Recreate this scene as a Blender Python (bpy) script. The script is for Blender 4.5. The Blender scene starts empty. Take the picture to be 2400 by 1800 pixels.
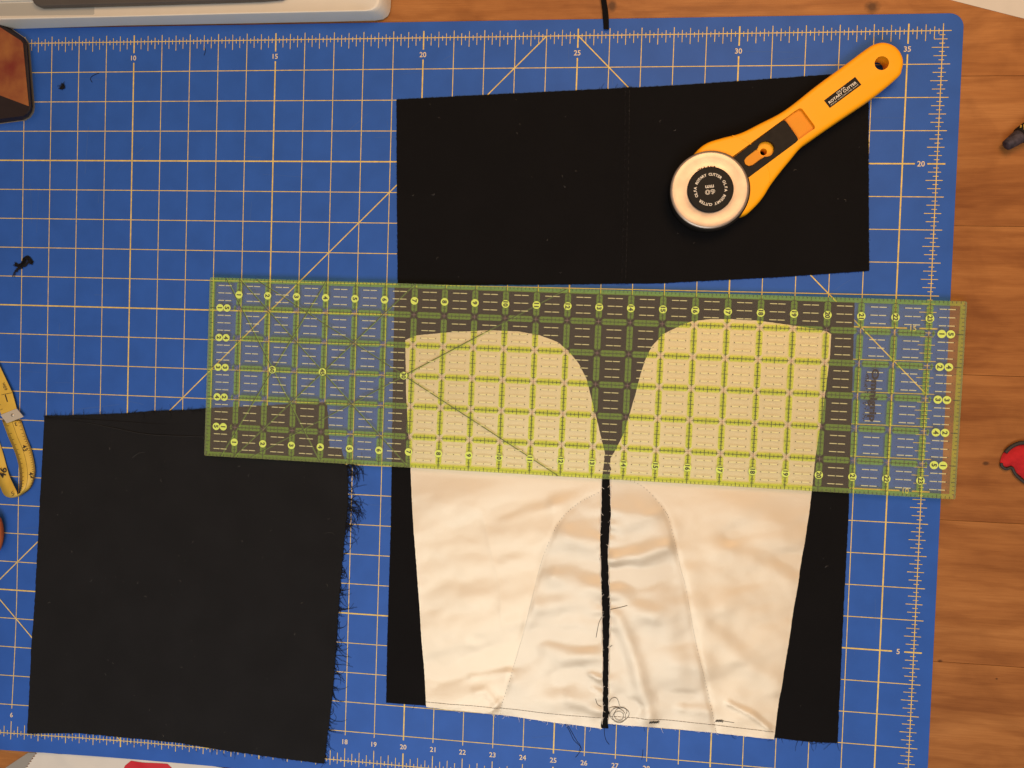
import bpy, bmesh, math, random
from mathutils import Vector, Matrix, noise
from mathutils.geometry import delaunay_2d_cdt

S = 0.0254                      # the scene is laid out in inches, built in metres
random.seed(7)
scene = bpy.context.scene
COL = scene.collection

# ------------------------------------------------------------------ camera, world, lamps, exposure
CAM = Vector((25.80477, 13.51828, 24.06901))
EUL = (-0.02369, 0.10663, 0.03266)
FPX = 1749.74
cam = bpy.data.cameras.new('camera')
cam.sensor_width = 36.0
cam.lens = FPX / 2400 * 36
cam.clip_start = 0.02
cam.clip_end = 100
camo = bpy.data.objects.new('camera', cam)
COL.objects.link(camo)
camo.location = CAM * S
camo.rotation_euler = EUL
scene.camera = camo

world = bpy.data.worlds.new('World')
scene.world = world
world.use_nodes = True
bg = world.node_tree.nodes['Background']
bg.inputs['Strength'].default_value = 1.0
# the room: a lamp-lit ceiling overhead, dimmer walls all round
_N, _L = world.node_tree.nodes, world.node_tree.links
_tc = _N.new('ShaderNodeTexCoord')
_sx = _N.new('ShaderNodeSeparateXYZ')
_L.new(_tc.outputs['Generated'], _sx.inputs[0])
_rp = _N.new('ShaderNodeValToRGB')
_rp.color_ramp.elements[0].position = 0.70
_rp.color_ramp.elements[0].color = (0.10, 0.078, 0.06, 1)
_rp.color_ramp.elements[1].position = 0.90
_rp.color_ramp.elements[1].color = (1.06, 0.73, 0.49, 1)
_L.new(_sx.outputs['Z'], _rp.inputs['Fac'])
_L.new(_rp.outputs['Color'], bg.inputs['Color'])


def area_lamp(name, loc, target, sx, sy, power, colour):
    l = bpy.data.lights.new(name, 'AREA')
    l.shape = 'RECTANGLE'
    l.size = sx
    l.size_y = sy
    l.energy = power
    l.color = colour
    o = bpy.data.objects.new(name, l)
    COL.objects.link(o)
    o.location = Vector(loc) * S
    d = Vector(target) * S - o.location
    o.rotation_euler = d.to_track_quat('-Z', 'Y').to_euler()
    return o


area_lamp('window_light', (21, -15, 42), (21, 4, 0), 0.75, 0.5, 8.6, (0.80, 0.92, 1.0))
area_lamp('warm_room_lamp', (34, 33, 33), (29, 14, 0), 0.40, 0.40, 5.1, (1.0, 0.62, 0.31))

vs = scene.view_settings
vs.view_transform = 'Standard'
vs.look = 'None'
vs.exposure = 0
vs.gamma = 1
vs.use_curve_mapping = False
scene.render.engine = 'CYCLES'
scene.cycles.transparent_max_bounces = 24
scene.render.resolution_x = 1024
scene.render.resolution_y = 768

# ------------------------------------------------------------------ helpers
RM = Matrix.Rotation(EUL[2], 3, 'Z') @ Matrix.Rotation(EUL[1], 3, 'Y') @ Matrix.Rotation(EUL[0], 3, 'X')


def curl(x, y):
    """the front corner of the mat curls up a little"""
    return 0.24 * math.exp(-((x - 4) / 4.6) ** 2 - ((y + 0.5) / 3.2) ** 2)


def at(px, py, z=0.0):
    """point of the table scene at height z seen at photo pixel (px, py)"""
    d = RM @ Vector(((px - 1200) / FPX, (900 - py) / FPX, -1.0))
    t = (z - CAM.z) / d.z
    return CAM + t * d


def atm(px, py, dz=0.0):
    z = dz
    for _ in range(4):
        p = at(px, py, z)
        z = curl(p.x, p.y) + dz
    return p


def pts(s, z=0.0, dx=0, dy=0, k=1.0, f=None):
    """'x,y x,y' crop coordinates -> list of points"""
    f = f or at
    out = []
    for t in s.split():
        a, b = t.split(',')
        out.append(f(dx + float(a) / k, dy + float(b) / k, z))
    return out


def link(o, parent=None):
    COL.objects.link(o)
    if parent is not None:
        o.parent = parent
    return o


def world_loc(o):
    v = Vector((0, 0, 0))
    while o is not None:
        v += o.location
        o = o.parent
    return v


def obj(name, verts, faces, mat, parent=None, smooth=False, origin=None):
    """one mesh object from inch coordinates"""
    base = world_loc(parent) if parent is not None else Vector((0, 0, 0))
    if origin is None:
        if parent is None:
            n = max(1, len(verts))
            origin = Vector((sum(v[0] for v in verts) / n, sum(v[1] for v in verts) / n, min(v[2] for v in verts)))
        else:
            origin = base / S
    origin = Vector(origin)
    me = bpy.data.meshes.new(name)
    me.from_pydata([tuple((Vector(v) - origin) * S) for v in verts], [], faces)
    me.update()
    if smooth:
        me.polygons.foreach_set('use_smooth', [True] * len(me.polygons))
    me.materials.append(mat)
    o = bpy.data.objects.new(name, me)
    link(o, parent)
    o.location = origin * S - base
    return o


def thing(name, label, cat, loc, group=None):
    o = bpy.data.objects.new(name, None)
    o.empty_display_size = 0.01
    link(o)
    o.location = Vector(loc) * S
    return tag(o, label, cat, group)


def tag(o, label, cat, group=None):
    o['label'] = label
    o['category'] = cat
    if group:
        o['group'] = group
    return o


class MB:
    """collects shapes for one mesh"""

    def __init__(self):
        self.v = []
        self.f = []

    def add(self, v, f):
        n = len(self.v)
        self.v += [Vector(a) for a in v]
        self.f += [tuple(i + n for i in q) for q in f]

    def quad(self, a, b, c, d):
        self.add([a, b, c, d], [(0, 1, 2, 3)])

    def bar(self, a, b, w, zf, n=1):
        """flat strip from a to b (2-D), width w, at height zf(x, y)"""
        a = Vector(a[:2])
        b = Vector(b[:2])
        d = b - a
        if d.length < 1e-6:
            return
        s = Vector((-d.y, d.x)).normalized() * w / 2
        v = []
        for i in range(n + 1):
            c = a + d * i / n
            for q in (c + s, c - s):
                v.append((q.x, q.y, zf(q.x, q.y)))
        self.add(v, [(2 * i, 2 * i + 1, 2 * i + 3, 2 * i + 2) for i in range(n)])

    def disc(self, c, r, z, n=20):
        self.add([(c[0] + r * math.cos(2 * math.pi * i / n), c[1] + r * math.sin(2 * math.pi * i / n), z) for i in range(n)],
                 [tuple(range(n))])

    def tube(self, path, r, n=4, taper=False):
        path = [Vector(q) for q in path]
        v = []
        m = len(path)
        for i, q in enumerate(path):
            d = (path[min(i + 1, m - 1)] - path[max(i - 1, 0)])
            d = d.normalized() if d.length > 1e-9 else Vector((1, 0, 0))
            u = d.cross(Vector((0, 0, 1)))
            u = u.normalized() if u.length > 1e-4 else Vector((1, 0, 0))
            w = u.cross(d)
            rr = r * (1 - 0.6 * i / (m - 1)) if taper else r
            for k in range(n):
                t = 2 * math.pi * k / n
                v.append(q + (u * math.cos(t) + w * math.sin(t)) * rr)
        f = []
        for i in range(m - 1):
            for k in range(n):
                a = i * n + k
                b = i * n + (k + 1) % n
                f.append((a, b, b + n, a + n))
        f.append(tuple(range(n))[::-1])
        f.append(tuple((m - 1) * n + k for k in range(n)))
        self.add(v, f)

    def prism(self, outline, z0, z1):
        n = len(outline)
        v = [(q[0], q[1], z0) for q in outline] + [(q[0], q[1], z1) for q in outline]
        f = [tuple(range(n))[::-1], tuple(range(n, 2 * n))]
        f += [(i, (i + 1) % n, n + (i + 1) % n, n + i) for i in range(n)]
        self.add(v, f)

    def build(self, name, mat, parent=None, smooth=False, origin=None):
        return obj(name, self.v, self.f, mat, parent, smooth, origin)


def resample(loop, step, closed=True):
    out = []
    n = len(loop)
    for i in range(n if closed else n - 1):
        a = Vector(loop[i])
        b = Vector(loop[(i + 1) % n])
        m = max(1, int((b - a).length / step))
        for k in range(m):
            out.append(a.lerp(b, k / m))
    if not closed:
        out.append(Vector(loop[-1]))
    return out


def smooth_path(p, sub=6, closed=False):
    """Catmull-Rom through the points"""
    p = [Vector(q) for q in p]
    n = len(p)
    out = []
    for i in range(n if closed else n - 1):
        if closed:
            a, b, c, d = p[(i - 1) % n], p[i], p[(i + 1) % n], p[(i + 2) % n]
        else:
            a, b, c, d = p[max(i - 1, 0)], p[i], p[i + 1], p[min(i + 2, n - 1)]
        for k in range(sub):
            t = k / sub
            out.append(0.5 * ((2 * b) + (c - a) * t + (2 * a - 5 * b + 4 * c - d) * t * t + (3 * b - a - 3 * c + d) * t ** 3))
    if not closed:
        out.append(p[-1])
    return out


def inside(x, y, loop):
    r = False
    j = len(loop) - 1
    for i in range(len(loop)):
        a = loop[i]
        b = loop[j]
        if (a[1] > y) != (b[1] > y) and x < (b[0] - a[0]) * (y - a[1]) / (b[1] - a[1]) + a[0]:
            r = not r
        j = i
    return r


def sheet(name, loop, zf, step, thick, mat, parent=None, jitter=0.0, edge_step=None, keep=0.6):
    """cloth-like sheet inside a 2-D outline, height zf(x, y) at its top face, with thickness"""
    lp = resample(loop, edge_step or step)
    if jitter:
        lp = [Vector((q.x + random.uniform(-jitter, jitter), q.y + random.uniform(-jitter, jitter), 0)) for q in lp]
    P2 = [Vector((q.x, q.y)) for q in lp]
    n = len(P2)
    x0, x1 = min(q.x for q in P2), max(q.x for q in P2)
    y0, y1 = min(q.y for q in P2), max(q.y for q in P2)
    es = [(i, (i + 1) % n) for i in range(n)]
    extra = []
    ny = int((y1 - y0) / (step * 0.87)) + 1
    for j in range(ny):
        y = y0 + (j + 0.5) * step * 0.87
        x = x0 + (0.5 if j % 2 else 0.0) * step
        while x < x1:
            if inside(x, y, P2):
                extra.append(Vector((x, y)))
            x += step
    # drop interior points that hug the rim
    cell = {}
    for q in P2:
        cell.setdefault((int(q.x / step), int(q.y / step)), []).append(q)

    def near(q):
        cx, cy = int(q.x / step), int(q.y / step)
        for i in (-1, 0, 1):
            for j in (-1, 0, 1):
                for r in cell.get((cx + i, cy + j), ()):
                    if (r - q).length < keep * step:
                        return True
        return False
    extra = [q for q in extra if not near(q)]
    vv, ee, ff, *_ = delaunay_2d_cdt(P2 + extra, es, [], 1, 1e-5)
    top = [(q.x, q.y, zf(q.x, q.y)) for q in vv]
    fs = []
    for f in ff:
        a, b, c = (vv[i] for i in f[:3])
        if (b.x - a.x) * (c.y - a.y) - (b.y - a.y) * (c.x - a.x) < 0:
            f = list(f)[::-1]
        fs.append(tuple(f))
    o = obj(name, top, fs, mat, parent, smooth=True)
    use = {}
    for f in fs:
        for i in range(3):
            k = (min(f[i], f[(i + 1) % 3]), max(f[i], f[(i + 1) % 3]))
            use[k] = use.get(k, 0) + 1
    for e in o.data.edges:
        if use.get((min(e.vertices), max(e.vertices)), 0) == 1:
            e.use_edge_sharp = True
    m = o.modifiers.new('thickness', 'SOLIDIFY')
    m.thickness = thick * S
    m.offset = -1
    return o


TEXT = {}


def text_mesh(s, bold=0.0, spacing=1.0):
    """flat letter mesh of cap height about 0.7, centred on the origin"""
    key = (s, bold, spacing)
    if key not in TEXT:
        c = bpy.data.curves.new('t', 'FONT')
        c.body = s
        c.size = 1.0
        c.offset = bold
        c.space_character = spacing
        c.resolution_u = 3
        o = bpy.data.objects.new('t', c)
        COL.objects.link(o)
        bpy.context.view_layer.update()
        me = o.evaluated_get(bpy.context.evaluated_depsgraph_get()).to_mesh()
        v = [x.co.copy() for x in me.vertices]
        f = [tuple(q.vertices) for q in me.polygons]
        bpy.data.objects.remove(o)
        bpy.data.curves.remove(c)
        x0, x1 = min(q.x for q in v), max(q.x for q in v)
        y0, y1 = min(q.y for q in v), max(q.y for q in v)
        v = [Vector((q.x - (x0 + x1) / 2, q.y - (y0 + y1) / 2, 0)) for q in v]
        TEXT[key] = (v, f, x1 - x0, y1 - y0)
    return TEXT[key]


def put_text(mb, s, centre, height, angle, zf, bold=0.0, width=None, spacing=1.0):
    v, f, w, h = text_mesh(s, bold, spacing)
    ky = height / h
    kx = width / w if width else ky
    ca, sa = math.cos(angle), math.sin(angle)
    out = []
    for q in v:
        a, b = q.x * kx, q.y * ky
        x = centre[0] + a * ca - b * sa
        y = centre[1] + a * sa + b * ca
        out.append((x, y, zf(x, y)))
    mb.add(out, f)


def const(z):
    return lambda x, y: z


def evaluated(o):
    """bake the modifiers of o into its mesh"""
    bpy.context.view_layer.update()
    dg = bpy.context.evaluated_depsgraph_get()
    me = bpy.data.meshes.new_from_object(o.evaluated_get(dg))
    o.modifiers.clear()
    old = o.data
    o.data = me
    me.name = o.name
    bpy.data.meshes.remove(old)


def cut(o, cutters):
    for c in cutters:
        m = o.modifiers.new('cut', 'BOOLEAN')
        m.operation = 'DIFFERENCE'
        m.solver = 'EXACT'
        m.object = c
    evaluated(o)
    for c in cutters:
        me = c.data
        bpy.data.objects.remove(c)
        bpy.data.meshes.remove(me)


def bevelled(o, w, seg=3, angle=40):
    m = o.modifiers.new('bevel', 'BEVEL')
    m.width = w * S
    m.segments = seg
    m.limit_method = 'ANGLE'
    m.angle_limit = math.radians(angle)
    m.harden_normals = False
    return m


# ------------------------------------------------------------------ materials
def new_mat(name):
    m = bpy.data.materials.new(name)
    m.use_nodes = True
    nt = m.node_tree
    return m, nt, nt.nodes['Principled BSDF'], nt.nodes['Material Output']


def plain(name, col, rough=0.5, spec=0.5, metal=0.0, var=0.0, vscale=60, bump=0.0, bscale=800, coat=0.0, sheen=0.0):
    m, nt, b, out = new_mat(name)
    b.inputs['Base Color'].default_value = (*col, 1)
    b.inputs['Roughness'].default_value = rough
    b.inputs['Specular IOR Level'].default_value = spec
    b.inputs['Metallic'].default_value = metal
    b.inputs['Coat Weight'].default_value = coat
    b.inputs['Sheen Weight'].default_value = sheen
    N, L = nt.nodes, nt.links
    tc = N.new('ShaderNodeTexCoord')
    if var:
        n = N.new('ShaderNodeTexNoise')
        n.inputs['Scale'].default_value = vscale
        n.inputs['Detail'].default_value = 6
        L.new(tc.outputs['Object'], n.inputs['Vector'])
        r = N.new('ShaderNodeValToRGB')
        r.color_ramp.elements[0].position = 0.3
        r.color_ramp.elements[1].position = 0.7
        r.color_ramp.elements[0].color = (*[c * (1 - var) for c in col], 1)
        r.color_ramp.elements[1].color = (*[min(1, c * (1 + var)) for c in col], 1)
        L.new(n.outputs['Fac'], r.inputs['Fac'])
        L.new(r.outputs['Color'], b.inputs['Base Color'])
    if bump:
        n = N.new('ShaderNodeTexNoise')
        n.inputs['Scale'].default_value = bscale
        n.inputs['Detail'].default_value = 3
        L.new(tc.outputs['Object'], n.inputs['Vector'])
        u = N.new('ShaderNodeBump')
        u.inputs['Strength'].default_value = bump
        u.inputs['Distance'].default_value = 0.0003
        L.new(n.outputs['Fac'], u.inputs['Height'])
        L.new(u.outputs['Normal'], b.inputs['Normal'])
    return m


def weave(name, col, rough, scale, strength, metal=0.0, spec=0.3, sheen=0.0, var=0.1):
    m = plain(name, col, rough, spec, metal, var, 25, sheen=sheen)
    nt = m.node_tree
    N, L = nt.nodes, nt.links
    b = N['Principled BSDF']
    tc = N.new('ShaderNodeTexCoord')
    hs = []
    for d in ('X', 'Y'):
        w = N.new('ShaderNodeTexWave')
        w.bands_direction = d
        w.inputs['Scale'].default_value = scale
        w.inputs['Distortion'].default_value = 1.5
        w.inputs['Detail'].default_value = 2
        L.new(tc.outputs['Object'], w.inputs['Vector'])
        hs.append(w)
    a = N.new('ShaderNodeMath')
    a.operation = 'ADD'
    L.new(hs[0].outputs['Fac'], a.inputs[0])
    L.new(hs[1].outputs['Fac'], a.inputs[1])
    u = N.new('ShaderNodeBump')
    u.inputs['Strength'].default_value = strength
    u.inputs['Distance'].default_value = 0.0002
    L.new(a.outputs[0], u.inputs['Height'])
    L.new(u.outputs['Normal'], b.inputs['Normal'])
    return m


def wood_material(knots):
    m, nt, b, out = new_mat('pine_wood')
    N, L = nt.nodes, nt.links
    geo = N.new('ShaderNodeNewGeometry')
    info = N.new('ShaderNodeObjectInfo')
    # every plank has its own stretch of grain
    off = N.new('ShaderNodeVectorMath')
    off.operation = 'SCALE'
    off.inputs[0].default_value = (3.1, 0.0, 5.3)
    L.new(info.outputs['Random'], off.inputs['Scale'])
    add = N.new('ShaderNodeVectorMath')
    add.operation = 'ADD'
    L.new(geo.outputs['Position'], add.inputs[0])
    L.new(off.outputs[0], add.inputs[1])

    def mapped(sx, sy, src=add):
        mp = N.new('ShaderNodeMapping')
        mp.inputs['Scale'].default_value = (sx, sy, 1)
        L.new(src.outputs[0], mp.inputs['Vector'])
        return mp

    def noise_tex(mp, scale, detail, rough=0.55, dist=0.0):
        n = N.new('ShaderNodeTexNoise')
        n.inputs['Scale'].default_value = scale
        n.inputs['Detail'].default_value = detail
        n.inputs['Roughness'].default_value = rough
        n.inputs['Distortion'].default_value = dist
        L.new(mp.outputs[0], n.inputs['Vector'])
        return n
    broad = noise_tex(mapped(1.5, 9), 3.0, 5, 0.6, 0.6)
    fine = noise_tex(mapped(6, 160), 6.0, 6, 0.7, 0.3)
    blot = noise_tex(mapped(7, 11), 2.0, 4, 0.5, 1.2)
    wav = N.new('ShaderNodeTexWave')
    wav.wave_type = 'BANDS'
    wav.bands_direction = 'Y'
    wav.inputs['Scale'].default_value = 14
    wav.inputs['Distortion'].default_value = 9
    wav.inputs['Detail'].default_value = 4
    wav.inputs['Detail Scale'].default_value = 0.7
    L.new(mapped(0.9, 1.6).outputs[0], wav.inputs['Vector'])

    def ramp(src, stops):
        r = N.new('ShaderNodeValToRGB')
        e = r.color_ramp.elements
        e[0].position, e[0].color = stops[0][0], (*stops[0][1], 1)
        e[1].position, e[1].color = stops[-1][0], (*stops[-1][1], 1)
        for p, c in stops[1:-1]:
            k = e.new(p)
            k.color = (*c, 1)
        L.new(src, r.inputs['Fac'])
        return r

    def mix(kind, fac, a, bb):
        x = N.new('ShaderNodeMix')
        x.data_type = 'RGBA'
        x.blend_type = kind
        if isinstance(fac, float):
            x.inputs['Factor'].default_value = fac
        else:
            L.new(fac, x.inputs['Factor'])
        for s, v in (('A', a), ('B', bb)):
            i = [q for q in x.inputs if q.name == s and q.type == 'RGBA'][0]
            if isinstance(v, tuple):
                i.default_value = (*v, 1)
            else:
                L.new(v, i)
        return [q for q in x.outputs if q.type == 'RGBA'][0]
    c = ramp(broad.outputs['Fac'], [(0.28, (0.255, 0.090, 0.024)), (0.5, (0.365, 0.146, 0.041)), (0.75, (0.45, 0.198, 0.062))]).outputs['Color']
    c = mix('MULTIPLY', 0.6, c, ramp(fine.outputs['Fac'], [(0.3, (0.72, 0.66, 0.6)), (0.6, (1.0, 1.0, 1.0))]).outputs['Color'])
    c = mix('MULTIPLY', 0.4, c, ramp(wav.outputs['Fac'], [(0.0, (0.7, 0.62, 0.55)), (0.35, (1, 1, 1)), (1.0, (1, 1, 1))]).outputs['Color'])
    c = mix('MULTIPLY', 0.6, c, ramp(blot.outputs['Fac'], [(0.25, (0.55, 0.46, 0.4)), (0.55, (1, 1, 1))]).outputs['Color'])
    # knots: dark growth whorls of a given place and size
    nk = noise_tex(mapped(60, 60, geo), 2.5, 4)
    for kx, ky, r, st in knots:
        sub = N.new('ShaderNodeVectorMath')
        sub.operation = 'SUBTRACT'
        L.new(geo.outputs['Position'], sub.inputs[0])
        sub.inputs[1].default_value = (kx * S, ky * S, 0)
        mp = N.new('ShaderNodeVectorMath')
        mp.operation = 'MULTIPLY'
        mp.inputs[1].default_value = (1.0 / st, 1.0, 0)
        L.new(sub.outputs[0], mp.inputs[0])
        ln = N.new('ShaderNodeVectorMath')
        ln.operation = 'LENGTH'
        L.new(mp.outputs[0], ln.inputs[0])
        sc = N.new('ShaderNodeMath')
        sc.operation = 'MULTIPLY_ADD'
        L.new(nk.outputs['Fac'], sc.inputs[0])
        sc.inputs[1].default_value = r * S * 1.2
        L.new(ln.outputs['Value'], sc.inputs[2])
        mr = N.new('ShaderNodeMapRange')
        mr.inputs['From Min'].default_value = r * S * 1.0
        mr.inputs['From Max'].default_value = r * S * 1.75
        mr.inputs['To Min'].default_value = 0.88
        mr.inputs['To Max'].default_value = 0.0
        L.new(sc.outputs[0], mr.inputs['Value'])
        c = mix('MIX', mr.outputs['Result'], c, (0.075, 0.030, 0.012))
    L.new(c, b.inputs['Base Color'])
    b.inputs['Roughness'].default_value = 0.42
    b.inputs['Specular IOR Level'].default_value = 0.2
    u = N.new('ShaderNodeBump')
    u.inputs['Strength'].default_value = 0.25
    u.inputs['Distance'].default_value = 0.0004
    L.new(fine.outputs['Fac'], u.inputs['Height'])
    L.new(u.outputs['Normal'], b.inputs['Normal'])
    return m


def see_through(name, tint, body, body_fac, gloss=True, rough=0.02):
    """clear or tinted acrylic / ink: transparent film with some body colour and a Fresnel sheen"""
    m, nt, b, out = new_mat(name)
    N, L = nt.nodes, nt.links
    N.remove(b)
    t = N.new('ShaderNodeBsdfTransparent')
    t.inputs['Color'].default_value = (*tint, 1)
    d = N.new('ShaderNodeBsdfDiffuse')
    d.inputs['Color'].default_value = (*body, 1)
    x = N.new('ShaderNodeMixShader')
    x.inputs[0].default_value = body_fac
    L.new(t.outputs[0], x.inputs[1])
    L.new(d.outputs[0], x.inputs[2])
    last = x
    if gloss:
        lw = N.new('ShaderNodeLayerWeight')
        pw = N.new('ShaderNodeMath')
        pw.operation = 'POWER'
        pw.inputs[1].default_value = 5
        L.new(lw.outputs['Facing'], pw.inputs[0])
        fr = N.new('ShaderNodeMath')
        fr.operation = 'MULTIPLY_ADD'
        fr.inputs[1].default_value = 0.6
        fr.inputs[2].default_value = 0.09
        L.new(pw.outputs[0], fr.inputs[0])
        g = N.new('ShaderNodeBsdfGlossy')
        g.inputs['Roughness'].default_value = rough
        y = N.new('ShaderNodeMixShader')
        L.new(fr.outputs[0], y.inputs[0])
        L.new(x.outputs[0], y.inputs[1])
        L.new(g.outputs[0], y.inputs[2])
        last = y
    L.new(last.outputs[0], out.inputs['Surface'])
    return m


M = {}
M['mat_blue'] = plain('mat_blue_vinyl', (0.024, 0.097, 0.395), 0.55, 0.2, var=0.07, vscale=45, bump=0.25, bscale=1500)
M['mat_line'] = plain('mat_yellow_ink', (0.70, 0.51, 0.13), 0.6, 0.3, var=0.18, vscale=300)
M['mat_digit'] = plain('mat_pale_ink', (0.72, 0.58, 0.36), 0.6, 0.3)
M['black'] = weave('black_cotton', (0.0062, 0.0056, 0.0060), 0.66, 900, 0.6, spec=0.10, sheen=0.0, var=0.08)
M['black_thread'] = plain('black_thread', (0.012, 0.011, 0.012), 0.8, 0.15)
M['satin_lined'] = weave('doubled_satin', (0.625, 0.535, 0.405), 0.38, 1100, 0.16, metal=0.26, spec=0.5, var=0.03)
M['black_lit'] = weave('black_cotton_lit', (0.0105, 0.0103, 0.0112), 0.6, 900, 0.6, spec=0.16, var=0.15)  # black cotton with window sheen put into a lighter base colour
M['satin'] = weave('cream_satin', (0.66, 0.552, 0.402), 0.37, 1100, 0.16, metal=0.27, spec=0.5, var=0.02)
M['satin_thread'] = plain('cream_thread', (0.80, 0.72, 0.62), 0.6, 0.3)
M['stitch'] = plain('brown_stitch', (0.10, 0.065, 0.045), 0.7, 0.2)
M['yellow'] = plain('yellow_plastic', (0.93, 0.39, 0.004), 0.45, 0.25, var=0.03, vscale=40, bump=0.08, bscale=900)
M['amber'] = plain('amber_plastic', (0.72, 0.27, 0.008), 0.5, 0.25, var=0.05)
M['dark_plastic'] = plain('black_plastic', (0.016, 0.013, 0.011), 0.6, 0.12, var=0.2, vscale=200)
M['cap'] = plain('cap_black_plastic', (0.016, 0.014, 0.012), 0.6, 0.12)
M['steel'] = plain('satin_steel', (0.37, 0.30, 0.245), 0.36, 0.4, metal=0.6, var=0.14, vscale=70)
M['blade'] = plain('blade_steel', (0.10, 0.09, 0.08), 0.3, 0.5, metal=0.9)
M['white_ink'] = plain('white_ink', (0.80, 0.72, 0.60), 0.6, 0.2)
M['acrylic'] = see_through('clear_acrylic', (0.99, 1.0, 0.93), (0.6, 0.55, 0.45), 0.008)
M['acrylic_back'] = see_through('clear_acrylic_underside', (0.99, 1.0, 0.95), (0.6, 0.55, 0.45), 0.006, gloss=False)
M['acrylic_edge'] = see_through('acrylic_cut_edge', (0.70, 0.92, 0.50), (0.55, 0.78, 0.35), 0.45)
M['band'] = see_through('lime_film', (0.98, 1.0, 0.26), (0.50, 0.98, 0.10), 0.20, gloss=False)
M['disc'] = see_through('lime_disc_ink', (0.8, 1.0, 0.3), (0.74, 0.90, 0.16), 0.93, gloss=False)
M['dash'] = see_through('pale_lime_ink', (1.0, 1.0, 0.75), (0.95, 0.90, 0.50), 0.62, gloss=False)
M['ruler_ink'] = plain('ruler_black_ink', (0.018, 0.035, 0.010), 0.6, 0.2)
M['logo_ink'] = see_through('worn_navy_ink', (0.4, 0.45, 0.6), (0.008, 0.009, 0.02), 0.92, gloss=False)
M['tape'] = plain('tape_yellow_vinyl', (0.62, 0.40, 0.055), 0.5, 0.4, var=0.08, vscale=80)
M['tape_ink'] = plain('tape_ink', (0.03, 0.025, 0.02), 0.6, 0.3)
M['tin_metal'] = plain('tin_rim_metal', (0.55, 0.50, 0.42), 0.35, 0.5, metal=0.8)
M['tin_dark'] = plain('tin_dark_paint', (0.020, 0.013, 0.014), 0.5, 0.2, var=0.2)
M['machine'] = plain('ivory_plastic', (0.70, 0.66, 0.58), 0.45, 0.4, var=0.02)
M['machine_grey'] = plain('grey_plastic', (0.075, 0.066, 0.060), 0.45, 0.4, var=0.05)
M['machine_label'] = plain('pale_grey_film', (0.40, 0.385, 0.34), 0.3, 0.5)
M['paper'] = plain('white_paper', (0.60, 0.56, 0.50), 0.7, 0.2, var=0.03)
M['red'] = plain('red_felt', (0.45, 0.018, 0.022), 0.85, 0.15, var=0.2, vscale=150, bump=0.5, bscale=900)
M['red_print'] = plain('red_print', (0.50, 0.016, 0.028), 0.6, 0.3)
M['piping'] = plain('black_piping', (0.035, 0.030, 0.028), 0.6, 0.3)
M['strip_grey'] = plain('strip_grey', (0.27, 0.25, 0.22), 0.7, 0.2)
M['orange'] = plain('orange_felt', (0.55, 0.14, 0.04), 0.8, 0.2, var=0.2)
M['under'] = plain('dark_joint', (0.06, 0.028, 0.012), 0.8, 0.1)
M['tip'] = plain('tape_tip_metal', (0.60, 0.55, 0.46), 0.4, 0.5, metal=0.5)

# ------------------------------------------------------------------ table of pine planks
TZ = -0.062
knots = []
for px, py, r, st in ((2045, 16, 0.20, 1.15), (1434, 14, 0.20, 0.8), (2310, 1086, 0.06, 1.7), (2203, 1549, 0.05, 1.6), (2336, 1591, 0.035, 1.2)):
    q = at(px, py, TZ)
    knots.append((q.x, q.y, r, st))
M['wood'] = wood_material(knots)
table = bpy.data.objects.new('table', None)
table.empty_display_size = 0.05
link(table)
table.location = Vector((18, 12, TZ - 1.0)) * S
table['kind'] = 'structure'
table['label'] = 'warm orange pine table top of wide planks'
b = MB()
b.prism([(-9, -11), (47, -11), (47, 35), (-9, 35)], TZ - 1.0, TZ - 0.12)
b.build('table_base', M['under'], table)
joints = [-8.75, -4.25, 0.25, 4.75, 9.15, 13.63, 18.15, 22.66, 27.15, 31.6, 36.0]
for a, c in zip(joints[:-1], joints[1:]):
    p = MB()
    g = 0.004
    p.prism([(-9, a + g), (47, a + g), (47, c - g), (-9, c - g)], TZ - 0.1, TZ)
    o = p.build('plank', M['wood'], table)
    bevelled(o, 0.008, 2)

# ------------------------------------------------------------------ cutting mat
mat = thing('cutting_mat', 'large blue cutting mat printed with a yellow inch grid', 'cutting mat', (18, 12, TZ + 0.001))
x0, x1, y0, y1, r = -0.6, 36.58, -0.62, 24.52, 0.42
loop = []
for cx, cy, a0 in ((x1 - r, y1 - r, 0), (x0 + r, y1 - r, 90), (x0 + r, y0 + r, 180), (x1 - r, y0 + r, 270)):
    for i in range(9):
        t = math.radians(a0 + 90 * i / 8)
        loop.append(Vector((cx + r * math.cos(t), cy + r * math.sin(t), 0)))
mo = sheet('mat_sheet', loop, curl, 0.75, 0.058, M['mat_blue'], mat)
bevelled(mo, 0.012, 2, 60)


def on_mat(dz):
    return lambda x, y: curl(x, y) + dz


thin, thick = MB(), MB()
zl, zt = on_mat(0.004), on_mat(0.0055)
TH, TK = 0.0245, 0.043
numgap = {}
for X in range(0, 37):
    five = X % 5 == 0
    lo, hi = -0.22, 24.22
    segs = [(lo, 0.42), (0.86, hi)]
    if five:
        segs = [(lo, 0.42), (0.86, 23.3), (23.62, hi)] if X not in (0,) else [(lo, hi)]
    if X in (0, 36):
        segs = [(-0.22, 24.22)]
    for a, c in segs:
        (thick if five else thin).bar((X, a), (X, c), TK if five else TH, on_mat(0.006) if five else on_mat(0.004), int(c - a) * 2 + 1)
for Y in range(0, 25):
    five = Y % 5 == 0 and Y > 0
    segs = [(-0.22, 36.24)]
    if five:
        segs = [(-0.22, 0.42), (0.75, 35.36), (35.72, 36.24)]
    for a, c in segs:
        (thick if five else thin).bar((a, Y), (c, Y), TK if five else TH, on_mat(0.007) if five else on_mat(0.005), int(c - a) * 2 + 1)
ticks = MB()
LEN = {1: (0.10, 0.06), 2: (0.25, 0.13), 4: (0.31, 0.19)}
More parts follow.
